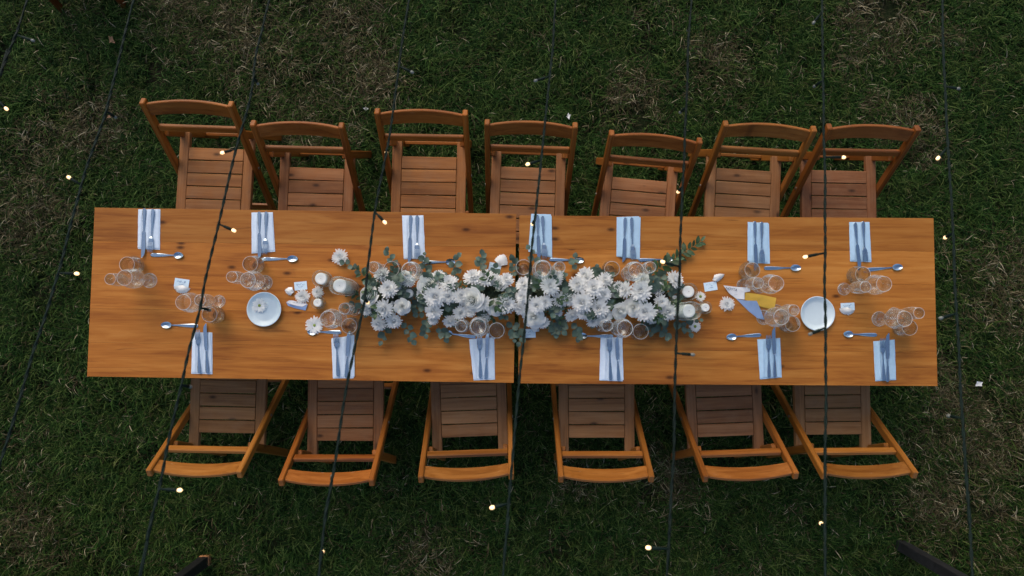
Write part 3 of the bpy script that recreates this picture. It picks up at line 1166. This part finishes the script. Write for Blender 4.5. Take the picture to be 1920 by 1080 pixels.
def sprig(parent, p0, az, L, nleaf, leaves, seed, rise=.25, top=False, label=None, cat=None, spread=1.0):
    """a stem from p0 heading az with paired leaves; as a part of an arrangement or as a thing of its own"""
    rn = random.Random(seed)
    pts = []
    p = Vector((0, 0, 0))
    e = rise
    a = az
    n = 8
    for i in range(n + 1):
        pts.append(p.copy())
        p = p + Vector((math.cos(a) * math.cos(e), math.sin(a) * math.cos(e), math.sin(e))) * (L / n)
        e -= rise * 2.0 / n
        a += rn.uniform(-.12, .12)
    if top:
        root = thing('leaf_sprig', label, cat, p0, 0)
        par = root
    mb = MB()
    mb.tube(pts, [.0013 - .0008 * i / n for i in range(n + 1)], 5)
    st = mb.build('stem' if top else 'sprig', M['stem'], root if top else parent)
    if not top:
        st.location = p0
        par = st
    for k in range(nleaf):
        s = (k + 1.0) / nleaf
        f = s * n
        i = min(int(f), n - 1)
        pp = pts[i].lerp(pts[i + 1], f - i)
        sd_ = 1 if k % 2 else -1
        la = a * 0 + az + sd_ * rn.uniform(.5, 1.2) * spread * (0.35 if k == nleaf - 1 else 1)
        o = link('leaf', leaves[rn.randrange(len(leaves))], par)
        o.location = pp
        o.rotation_euler = Euler((rn.uniform(-.5, .5), rn.uniform(-.35, .15), la))
        sc = rn.uniform(.75, 1.15) * (1 - .25 * s)
        o.scale = (sc, sc, sc)
    return root if top else st


def c7(u, v):
    return 640 + u / 4.5, 440 + v / 4.5


def c8(u, v):
    return 860 + u / 3.175, 380 + v / 3.175


def c9(u, v):
    return 1080 + u / 3.175, 380 + v / 3.175


# white blooms: kind, pixel, size, height above table
FL = []
for u, v, k, s, z in [(345, 345, 'm', .85, .085), (400, 465, 'm', 1.0, .115), (365, 620, 'm', 1.05, .115), (510, 605, 'r', .85, .11), (318, 745, 'm', .85, .075), (440, 725, 'm', .85, .08),
                      (240, 515, 'r', 1.15, .105), (565, 395, 'm', .75, .09), (215, 640, 'm', .55, .075), (535, 345, 'r', .55, .10), (480, 420, 'm', .6, .10),
                      (740, 425, 'r', 1.2, .105), (905, 415, 'm', 1.0, .105), (820, 355, 'm', .7, .09), (800, 520, 'm', 1.15, .125), (785, 640, 'm', .95, .105), (905, 520, 'm', .85, .115),
                      (915, 725, 'm', .75, .075), (690, 500, 'm', .7, .085), (775, 715, 'm', .6, .08), (1000, 655, 'm', .8, .095), (1000, 520, 'm', .85, .11),
                      (1115, 365, 'm', 1.0, .09), (1215, 370, 'm', 1.0, .10), (1110, 545, 'r', 1.3, .115), (1200, 575, 'm', .9, .10), (1298, 612, 'r', .9, .095), (1300, 390, 'm', .75, .085),
                      (1345, 425, 'r', .6, .105), (1395, 590, 'm', 1.0, .10), (1090, 650, 'm', .6, .09), (1390, 385, 'm', .8, .085), (1215, 700, 'm', .55, .06)]:
    FL.append((*c7(u, v), k, s, z))
for u, v, k, s, z in [(390, 490, 'm', .9, .09), (385, 560, 'm', .85, .10), (370, 625, 'm', .8, .09), (575, 452, 'm', .85, .09), (540, 500, 'm', 1.05, .12), (515, 590, 'm', .8, .11), (465, 610, 'm', .95, .11),
                      (450, 680, 'r', 1.15, .09), (505, 712, 'm', .7, .065), (605, 575, 'm', .85, .10), (655, 575, 'm', .75, .10), (740, 590, 'm', 1.15, .12), (755, 438, 'm', .95, .085), (715, 488, 'm', 1.0, .105),
                      (805, 510, 'm', 1.1, .12), (868, 462, 'm', .85, .085), (860, 545, 'm', .85, .115), (670, 665, 'm', .8, .075), (835, 625, 'm', 1.05, .11), (800, 700, 'm', .75, .07), (870, 670, 'm', .8, .09),
                      (745, 650, 'm', .85, .10), (590, 655, 'm', .5, .07)]:
    FL.append((*c8(u, v), k, s, z))
for u, v, k, s, z in [(295, 520, 'm', .9, .10), (385, 530, 'm', 1.15, .12), (345, 620, 'r', 1.0, .11), (415, 645, 'm', 1.15, .11), (488, 515, 'm', .75, .085), (545, 645, 'm', 1.0, .085), (505, 590, 'm', .75, .10),
                      (400, 462, 'r', .75, .10), (583, 462, 'm', 1.0, .075), (262, 640, 'r', .95, .10), (250, 500, 'm', .6, .09), (455, 690, 'm', .6, .075)]:
    FL.append((*c9(u, v), k, s, z))
BND = [660, 787, 872, 974, 1072, 1172, 1300]
ANAME = ['leftmost cluster of white blooms beside the tall left candle', 'second cluster of white blooms from the left, with a rose', 'white bloom cluster just left of the gap between the tables',
         'white bloom cluster just right of the gap between the tables', 'second cluster of white blooms from the right', 'rightmost cluster of white blooms beside the tall right candle']
arr = []
for i in range(6):
    xm = (BND[i] + BND[i + 1]) / 2
    if i == 0:
        xm = 732
    if i == 5:
        xm = 1225
    p = at(xm, 556 if i != 5 else 560, TZ)
    t = thing('flower_arrangement', 'low arrangement, ' + ANAME[i], 'flowers', (p.x, p.y, TZ + .0004), 0, 'white flower arrangements along the table')
    mb = MB()
    mb.lathe([(.0003, 0), (.052, 0), (.062, .004), (.070, .026), (.066, .030), (.0003, .030)], 28)
    v = mb.build('vessel', M['vessel'], t, True)
    mb = MB()
    rows = []
    for a_ in range(7):
        s = a_ / 6
        rows.append([((.066 * (1 - s)) * math.cos(2 * PI * j / 20) * (1 + .06 * noise.noise((j, a_, i))), (.066 * (1 - s)) * math.sin(2 * PI * j / 20), .0305 + .035 * math.sin(s * PI / 2) + .004 * noise.noise((j * 1.7, a_ * 1.3, i))) for j in range(20)])
    mb.grid(rows, True)
    mb.build('moss', M['moss'], v, True)
    arr.append(t)
rn = random.Random(5)
for (px, py, k, s, z) in FL:
    i = max(0, min(5, sum(1 for b_ in BND[1:-1] if px >= b_)))
    t = arr[i]
    P = at(px, py, TZ + z) - Vector(t.location)
    if k == 'm':
        o = link('chrysanthemum', MUMS[rn.randrange(5)], t)
    else:
        o = link('rose', ROSES[rn.randrange(3)], t)
        P.z -= .012
    o.location = P
    hv = Vector((P.x, P.y, 0))
    tiltv = hv * 4.5
    o.rotation_euler = Euler((max(-.6, min(.6, -tiltv.y)) + rn.uniform(-.2, .2), max(-.6, min(.6, tiltv.x)) + rn.uniform(-.2, .2), 0))
    o.scale = (s * 1.04,) * 3
    mb = MB()
    root = Vector((P.x * .35, P.y * .35, .045))
    mb.tube([P * 1.0, P.lerp(root, .5) + Vector((0, 0, -.006)), root], .0016, 5)
    mb.build('flower_stem', M['stem'], t)
    if k == 'm' and rn.random() < .0:
        e_ = link('eye', EYE, o)
        e_.location = (0, 0, .012)
        e_.scale = (.7,) * 3
rn = random.Random(41)
for i, t in enumerate(arr):
    for k in range(16 if i == 5 else 7):
        az, rr = rn.uniform(0, 2 * PI), rn.uniform(.03, .115)
        o = link('filler_bloom', MUMS[k % 5], t)
        o.location = (rr * math.cos(az), rr * math.sin(az) * .8, rn.uniform(.06, .10))
        o.rotation_euler = (rn.uniform(-.5, .5), rn.uniform(-.5, .5), 0)
        o.scale = (rn.uniform(.14, .24),) * 3
# eucalyptus filling, radiating from each arrangement
rn = random.Random(77)
for i, t in enumerate(arr):
    for k in range(13):
        az = 2 * PI * k / 13 + rn.uniform(-.2, .2)
        rr = .05
        L = rn.uniform(.05, .085)
        sprig(t, Vector((math.cos(az) * rr, math.sin(az) * rr, .040 + rn.uniform(0, .025))), az, L, rn.randint(5, 7), EUC if rn.random() < .8 else GRN, i * 100 + k, rise=rn.uniform(.05, .45))
    for k in range(11):
        az = rn.uniform(0, 2 * PI)
        rr = rn.uniform(.01, .06)
        sprig(t, Vector((math.cos(az) * rr, math.sin(az) * rr, .088 + rn.uniform(0, .03))), az, rn.uniform(.035, .055), 4, EUC if rn.random() < .65 else GRN, i * 100 + 50 + k, rise=rn.uniform(.2, .6))
# named sprigs seen clear of the blooms: pixel of root, pixel of tip, which arrangement
SPG = [((745, 520), (733, 470), 0, EUC, 7), ((800, 515), (795, 480), 0, EUC, 5), ((845, 515), (862, 484), 1, EUC, 5), ((900, 510), (899, 478), 2, EUC, 6), ((960, 520), (965, 490), 2, EUC, 6), ((1010, 505), (993, 468), 3, EUC, 4),
       ((1070, 510), (1078, 485), 3, EUC, 4), ((725, 600), (722, 640), 0, EUC, 5), ((760, 600), (772, 638), 0, EUC, 6), ((800, 595), (800, 626), 1, EUC, 6), ((820, 610), (835, 632), 1, EUC, 5),
       ((960, 600), (962, 635), 2, EUC, 6), ((975, 600), (972, 640), 2, EUC, 5), ((1035, 598), (1042, 624), 3, EUC, 7), ((1050, 590), (1055, 618), 3, EUC, 6), ((1080, 600), (1083, 632), 4, EUC, 5),
       ((1235, 595), (1240, 634), 5, EUC, 7), ((1265, 595), (1287, 628), 5, EUC, 5), ((1215, 595), (1217, 622), 5, EUC, 5), ((700, 530), (668, 505), 0, GRN, 6), ((690, 560), (650, 548), 0, GRN, 7), ((700, 580), (655, 572), 0, EUC, 6), ((1270, 590), (1310, 600), 5, EUC, 6), ((690, 520), (650, 490), 0, EUC, 6)]
for k, (a_, b_, i, lv, nl) in enumerate(SPG):
    t = arr[i]
    A_, B_ = at(*a_, TZ + .04), at(*b_, TZ + .03)
    d = B_ - A_
    sprig(t, A_ - Vector(t.location), math.atan2(d.y, d.x), d.length, nl, lv, 900 + k, rise=.12)
A_, B_ = at(1222, 512, TZ + .012), at(1316, 456, TZ + .012)
d = B_ - A_
sprig(None, A_, math.atan2(d.y, d.x), d.length, 24, FERN, 999, rise=.05, top=True, label='dark green feathery leaf sprig sticking out above the rightmost flowers', cat='sprig', spread=1.0)

# daisies lying on the wood and on the plate
for px, py, r, z, rot, lab in ((487, 573, .034, .0052, 0.5, 'white daisy with green eye lying on the left plate'), (590, 610, .042, .001, 1.2, 'large white daisy with green eye beside the lower wine glass'),
                               (638, 482, .040, .012, 2.0, 'white bloom lying above the tall left candle'), (1362, 570, .036, .001, 3.0, 'white flower head lying left of the yellow paper'),
                               (568, 556, .036, .001, .3, 'white flower head lying between place card and votive candle'), (596, 548, .030, .001, .3, 'small white flower head behind the left votive candle'),
                               (1303, 612, .026, .001, .8, 'small white flower head below the tall right candle'), (1313, 556, .022, .001, .8, 'tiny white flower head between the right candles')):
    a_, b_ = daisy_parts(int(px), r, 20)
    p = at(px, py, TZ + z)
    t = thing('daisy', lab, 'flower', (p.x, p.y, TZ + z), rot, 'loose white flower heads')
    if px in (1362, 638, 568, 596):
        mm = MUMS[int(px) % 5]
        o = link('petals', mm, t)
        o.scale = (r / .044,) * 2 + (.55,)
        o.location.z = .001
    else:
        link('petals', a_, t)
        link('eye', b_, t)


# ------------------------------------------------------------------ place cards, shells and papers
def strokes(parent, w, h, seed, mat, lines=2):
    """a hand-written scrawl of pen strokes lying on a card"""
    rn = random.Random(seed)
    mb = MB()
    for ln in range(lines):
        y0 = h * (.16 - .30 * ln)
        x = -w * (.34 if ln == 0 else .2)
        xe = w * (.34 if ln == 0 else .2)
        hh = h * (.15 if ln == 0 else .06)
        pts = []
        while x < xe:
            pts.append((x, y0 + rn.uniform(-hh, hh), 0))
            x += w * rn.uniform(.03, .075)
        for a_, b_ in zip(pts[:-1], pts[1:]):
            if rn.random() < .82:
                mb.tube([a_, b_], .0006, 4)
    return mb.build('handwriting', mat, parent)


def card(px, py, rz, w, h, label, seed):
    p = at(px, py, TZ)
    t = thing('place_card', label, 'card', (p.x, p.y, TZ + .0006), R(rz), 'place cards')
    mb = MB()
    rows, rowb = [], []
    for j in range(4):
        v = -.5 + j / 3
        rows.append([(w * (-.5 + i / 6), h * v, .0012 + .002 * (abs(-.5 + i / 6) ** 2)) for i in range(7)])
        rowb.append([(x, y, z - .0006) for x, y, z in rows[-1]])
    mb.grid(rows)
    mb.grid(rowb[::-1])
    mb.build('card_sheet', M['card'], t)
    s = strokes(t, w, h, seed, M['ink'])
    s.location.z = .0017
    return t


def shell(px, py, rz, L, w, label, seed, zoff=.0026):
    """white fluted scallop-like shell, hump upwards"""
    rn = random.Random(seed)
    p = at(px, py, TZ)
    mb = MB()
    rows = []
    NR, NA = 7, 22
    for i in range(NR + 1):
        s = i / NR
        row = []
        for j in range(NA + 1):
            a = -1.25 + 2.5 * j / NA
            rib = 1 + .045 * math.cos(j * PI) * s + .10 * noise.noise((j * .4, seed, 0)) * s
            rr = s * rib
            x = L * (rr * math.cos(a) * (1.0) - .42)
            y = w * rr * math.sin(a) * .55
            z = .011 * math.sin(PI * min(1, s * .95 + .05)) * math.cos(a * .6) + .0007 * math.cos(j * PI) * s
            row.append((x, y, max(z, 0)))
        rows.append(row)
    mb.grid(rows)
    mb.grid([[(x, y, z - .0008 if z > .0008 else z - .0003) for x, y, z in r][::-1] for r in rows])
    o = mb.build('seashell', M['shell'], None, True)
    o.location = (p.x, p.y, TZ + zoff)
    o.rotation_euler = (0, 0, R(rz))
    tag(o, label, 'shell', 'white shells holding the place cards')
    return o


card(341, 531, -8, .070, .042, 'pale place card on the left end of the left table', 1)
shell(342, 541, -95, .040, .075, 'white shell at the lower edge of the leftmost place card', 1)
card(564, 536, 6, .060, .040, 'pale blue place card above the folded paper slip', 2)
shell(545, 546, 170, .045, .040, 'white shell left of the card above the folded paper slip', 2)
card(928, 501, -12, .058, .040, 'blue place card above the flowers, left of the tables gap', 3)
shell(940, 490, 70, .058, .062, 'round white shell on the card above the flowers', 3)
card(992, 625, 2, .062, .042, 'blue place card below the flowers at the tables gap', 4)
shell(1003, 616, 65, .042, .045, 'white shell on the card below the flowers', 4)
card(1332, 537, 9, .062, .042, 'blue place card right of the candles, left of the yellow paper', 5)
shell(1344, 521, 25, .062, .034, 'long white shell above the place card right of the candles', 5)
card(1589, 575, 3, .066, .036, 'white place card right of the empty plate', 6)
shell(1587, 582, -100, .036, .070, 'white shell on the card right of the empty plate', 6)


def sheet(parent, name, pix, z, mat, th=.0008):
    """paper panel from photograph corners with its own heights"""
    P = [at(px, py, TZ + zz) for (px, py), zz in zip(pix, z)]
    org = Vector(parent.location)
    n = len(P)
    mb = MB()
    top = [p - org for p in P]
    bot = [p - org - Vector((0, 0, th)) for p in P]
    mb.add(top + bot, [tuple(range(n))[::-1], tuple(range(n, 2 * n))] + [(i, (i + 1) % n, n + (i + 1) % n, n + i) for i in range(n)])
    return mb.build(name, mat, parent)


def z10(u, v):
    return 1310 + u / 9.82, 500 + v / 9.82


p = at(1400, 570, TZ)
t = thing('folded_paper_cone', 'folded white and blue paper cone with a yellow slip inside and handwriting', 'paper', (p.x, p.y, TZ + .0006))
sheet(t, 'white_panel', [z10(455, 345), z10(700, 372), z10(945, 390), z10(950, 455), z10(845, 475), z10(845, 605), z10(690, 590), z10(560, 490)], [.012, .009, .006, .006, .010, .010, .004, .006], M['paper'])
sheet(t, 'blue_panel', [z10(690, 592), z10(870, 625), z10(1070, 630), z10(1140, 790), z10(1210, 980), z10(1080, 945), z10(920, 820)], [.007, .016, .022, .014, .004, .0025, .0025], M['paper_blue'])
sheet(t, 'yellow_slip', [z10(862, 472), z10(1150, 515), z10(1430, 575), z10(1395, 792), z10(1200, 750), z10(1000, 690), z10(850, 605)], [.008, .007, .004, .004, .006, .009, .009], M['paper_yellow'])
fc = bpy.data.curves.new('lettering', 'FONT')
fc.body = 'NOYTAN'
fc.size = .017
fc.align_x = 'CENTER'
fc.extrude = .0002
tmp = bpy.data.objects.new('tmp', fc)
COL.objects.link(tmp)
dg = bpy.context.evaluated_depsgraph_get()
me = bpy.data.meshes.new_from_object(tmp.evaluated_get(dg))
bpy.data.objects.remove(tmp)
bpy.data.curves.remove(fc)
me.materials.clear()
me.materials.append(M['dark_ink'])
o = link('lettering', me, t)
pw = at(*z10(625, 440), TZ + .0105) - Vector(t.location)
o.location = pw
o.rotation_euler = (R(4), R(8), R(-10))
s = strokes(t, .05, .03, 31, M['dark_ink'], 1)
s.location = at(*z10(680, 520), TZ + .0105) - Vector(t.location)
s.scale = (.6, .6, 1)
s.rotation_euler = (0, R(5), R(-8))

p = at(556, 572, TZ)
t = thing('folded_paper_slip', 'folded white paper slip with purple marks left of the votive candle', 'paper', (p.x, p.y, TZ + .0006))


def zz2(u, v):
    return 530 + u / 9, 500 + v / 9


sheet(t, 'upper_fold', [zz2(60, 600), zz2(110, 568), zz2(170, 570), zz2(330, 610), zz2(420, 630), zz2(330, 675), zz2(160, 640)], [.006, .008, .008, .007, .010, .010, .012], M['paper'])
sheet(t, 'lower_fold', [zz2(60, 604), zz2(160, 644), zz2(330, 678), zz2(420, 634), zz2(385, 740), zz2(220, 705), zz2(90, 660)], [.005, .011, .009, .009, .002, .002, .002], M['paper_blue'])
s = strokes(t, .04, .02, 32, M['dark_ink'], 1)
s.location = at(*zz2(220, 610), TZ + .0135) - Vector(t.location)
s.rotation_euler = (0, 0, R(-8))
s.scale = (.8, .8, 1)


# ================================================================== string lights
def wz(py):
    return 2.52 + 0.34 * (py / 1080.0)


def string(label, pts, lamps):
    W = [at(px, py, wz(py)) for px, py in pts]
    # run on past the picture to the carrying ropes
    d0 = (W[0] - W[1]).normalized()
    d1 = (W[-1] - W[-2]).normalized()
    YT, YB = 1.62, -1.36
    W = [W[0] + d0 * ((YT - W[0].y) / max(d0.y, .2))] + W + [W[-1] + d1 * ((YB - W[-1].y) / min(d1.y, -.2))]
    root = thing('string_light', label, 'string lights', (W[0].x, W[0].y, W[0].z), 0, 'fairy light strings above the table')
    org = Vector(root.location)
    # smooth resample
    fine = []
    PP = [W[0]] + W + [W[-1]]
    for i in range(1, len(PP) - 2):
        L = (PP[i + 1] - PP[i]).length
        n = max(2, int(L / .006))
        for k in range(n):
            t_ = k / n
            a, b_, c, e = PP[i - 1], PP[i], PP[i + 1], PP[i + 2]
            fine.append(.5 * ((2 * b_) + (c - a) * t_ + (2 * a - 5 * b_ + 4 * c - e) * t_ ** 2 + (3 * b_ - a - 3 * c + e) * t_ ** 3))
    fine.append(W[-1])
    mb = MB()
    s = 0
    strands = [[], []]
    for i, p in enumerate(fine):
        if i:
            s += (p - fine[i - 1]).length
        wob = Vector((noise.noise((s * 9, label.__len__(), 0)), 0, noise.noise((s * 9, 0, 5)))) * .0022
        for k in (0, 1):
            ph = 2 * PI * s / .055 + k * PI
            strands[k].append(p + wob + Vector((math.cos(ph), 0, math.sin(ph))) * .0013 - org)
    for st in strands:
        mb.tube(st, .0018, 5)
    mb.build('cable', M['cable'], root, True)
    for (ax, ay, bx, by, lit) in lamps:
        # socket leaves the cable at a and ends in a bulb at b
        best = min(fine, key=lambda p: (p - at(ax, ay, p.z)).length)
        tip = at(bx, by, best.z)
        d = tip - best
        if d.length < .022:
            d = d.normalized() * .006 + Vector((0, 0, -.026)) if d.length > .001 else Vector((.004, 0, -.026))
        d = d.normalized() * max(.028, min(.04, d.length))
        q0 = best - org
        mb = MB()
        mb.tube([q0, q0 + d * .35, q0 + d * .4, q0 + d * .85, q0 + d * .9], [.0019, .0021, .0030, .0030, .0022], 8)
        so = mb.build('socket', M['cable'], root, True)
        mb = MB()
        dn = d.normalized()
        e0 = q0 + d * .88
        mb.tube([e0, e0 + dn * .002, e0 + dn * .005, e0 + dn * .0075, e0 + dn * .009], [.0020, .0030, .0034, .0027, .0008], 10)
        mb.build('bulb', M['led'] if lit else M['bulb_off'], so, True)


WIRES = [
    ('string of fairy lights cutting the upper left corner', [(52, 0), (30, 65), (0, 140), (-25, 220)], [(31, 65, 62, 76, 0), (-15, 200, 17, 209, 1)]),
    ('string of fairy lights over the grass left of the tables', [(250, 0), (235, 60), (205, 185), (180, 262), (153, 347), (122, 465), (95, 560), (65, 650), (40, 740), (0, 870), (-45, 1010)],
     [(198, 210, 206, 218, 0), (153, 347, 130, 333, 1), (110, 510, 144, 513, 1), (-50, 1025, -2, 1021, 1)]),
    ('string of fairy lights crossing the left end of the left table', [(505, 0), (482, 95), (466, 195), (440, 290), (410, 420), (386, 520), (374, 583), (355, 655), (340, 722), (315, 830), (299, 910), (277, 1010), (262, 1080)],
     [(472, 140, 474, 152, 0), (441, 281, 418, 286, 1), (410, 422, 438, 432, 1), (375, 577, 392, 589, 0), (340, 722, 346, 734, 0), (299, 914, 337, 919, 1)]),
    ('string of fairy lights crossing the left table beside the leftmost flowers', [(766, 0), (752, 95), (740, 190), (728, 262), (718, 322), (703, 397), (691, 490), (684, 560), (672, 620), (655, 700), (640, 790), (627, 870), (612, 960), (597, 1080)],
     [(754, 123, 772, 135, 0), (724, 277, 711, 282, 1), (704, 395, 718, 413, 1), (684, 562, 683, 573, 1), (626, 901, 605, 896, 0), (602, 1050, 589, 1050, 1)]),
    ('string of fairy lights running along the gap between the tables', [(1042, 0), (1035, 100), (1025, 200), (1015, 300), (1006, 385), (997, 470), (990, 560), (983, 620), (975, 700), (966, 800), (957, 900), (950, 1000), (943, 1080)],
     [(1028, 143, 1005, 151, 0), (1015, 298, 992, 307, 1), (1002, 412, 995, 421, 1), (953, 947, 925, 951, 1)]),
    ('string of fairy lights crossing the right table beside the rightmost flowers', [(1297, 0), (1291, 70), (1287, 200), (1283, 290), (1278, 390), (1274, 500), (1270, 600), (1267, 670), (1264, 800), (1260, 900), (1255, 1000), (1250, 1080)],
     [(1292, 50, 1304, 38, 0), (1287, 203, 1271, 208, 0), (1281, 350, 1276, 359, 1), (1274, 498, 1243, 491, 1), (1268, 665, 1298, 665, 0), (1254, 1031, 1216, 1027, 1)]),
    ('string of fairy lights crossing the empty plate on the right table', [(1541, 0), (1543, 150), (1546, 300), (1547, 500), (1548, 700), (1547, 900), (1547, 1080)],
     [(1541, 25, 1526, 42, 0), (1543, 150, 1532, 157, 0), (1546, 297, 1582, 295, 1), (1547, 475, 1508, 482, 1), (1547, 617, 1520, 626, 0), (1547, 985, 1563, 990, 1)]),
    ('string of fairy lights over the grass right of the tables', [(1766, 0), (1770, 130), (1777, 270), (1785, 400), (1792, 560), (1797, 650), (1803, 760), (1812, 900), (1818, 980), (1823, 1080)],
     [(1771, 160, 1796, 166, 0), (1777, 275, 1759, 296, 1), (1787, 436, 1789, 441, 1), (1793, 587, 1765, 596, 0), (1803, 784, 1784, 783, 0)]),
]
for lab, pts, lamps in WIRES:
    string(lab, pts, lamps)
# carrying ropes and poles, out of the picture, that hold the strings up
for y, z, nm in ((1.62, 2.43, 'upper'), (-1.36, 2.92, 'lower')):
    mb = MB()
    n = 30
    mb.tube([(-3.6 + 7.2 * i / n, y, z + .02 + .12 * ((-1 + 2 * i / n) ** 2)) for i in range(n + 1)], .004, 6)
    o = mb.build('carrying_rope', M['cable'], None, True)
    tag(o, 'thin dark rope carrying the %s ends of the light strings' % nm, 'rope')
    for s in (-1, 1):
        mb = MB()
        mb.tube([(0, 0, -.02), (0, 0, 1.5), (0, 0, z + .3)], [.045, .042, .036], 12)
        o = mb.build('wooden_pole', M['pole'], None, True)
        o.location = (s * 3.62, y, 0)
        tag(o, 'round wooden pole holding the %s rope, %s of the tables' % (nm, 'left' if s < 0 else 'right'), 'pole')

# ================================================================== litter on the lawn
rn = random.Random(3)
for px, py, sz, mat, nm, lab, cat in ((209, 75, .030, 'drybrown', 'fallen_leaf', 'dry brown leaf lying on the grass near the upper left corner', 'leaf'),
                                      (1835, 720, .026, 'petal', 'fallen_petal', 'white petal lying on the grass right of the tables', 'petal'),
                                      (1066, 218, .020, 'petal', 'fallen_petal', 'pale flower head lying behind the fourth upper chair', 'petal'),
                                      (686, 204, .018, 'petal', 'fallen_petal', 'white scrap on the grass left of the third upper chair', 'petal'),
                                      (205, 218, .016, 'drybrown', 'fallen_leaf', 'small brown leaf on the grass left of the first upper chair', 'leaf')):
    mb = MB()
    n = 11
    rim = []
    for k in range(n):
        a = 2 * PI * k / n
        r_ = sz * ((1.05 if k % 3 == 0 else .62) + .3 * noise.noise((k * 1.3, sz * 99, 0)))
        rim.append((r_ * math.cos(a), r_ * .75 * math.sin(a), .006 * noise.noise((k, 2, sz * 50)) + .004))
    mb.add([(0, 0, -.002)] + rim, [(0, 1 + k, 1 + (k + 1) % n) for k in range(n)])
    mb.add([(0, 0, -.003)] + [(x, y, z - .001) for x, y, z in rim], [(0, 1 + (k + 1) % n, 1 + k) for k in range(n)])
    o = mb.build(nm, M[mat], None, True)
    p = at(px, py, .045)
    o.location = (p.x, p.y, .042)
    o.rotation_euler = (R(rn.uniform(-12, 12)), R(rn.uniform(-12, 12)), rn.uniform(0, 6))
    tag(o, lab, cat)
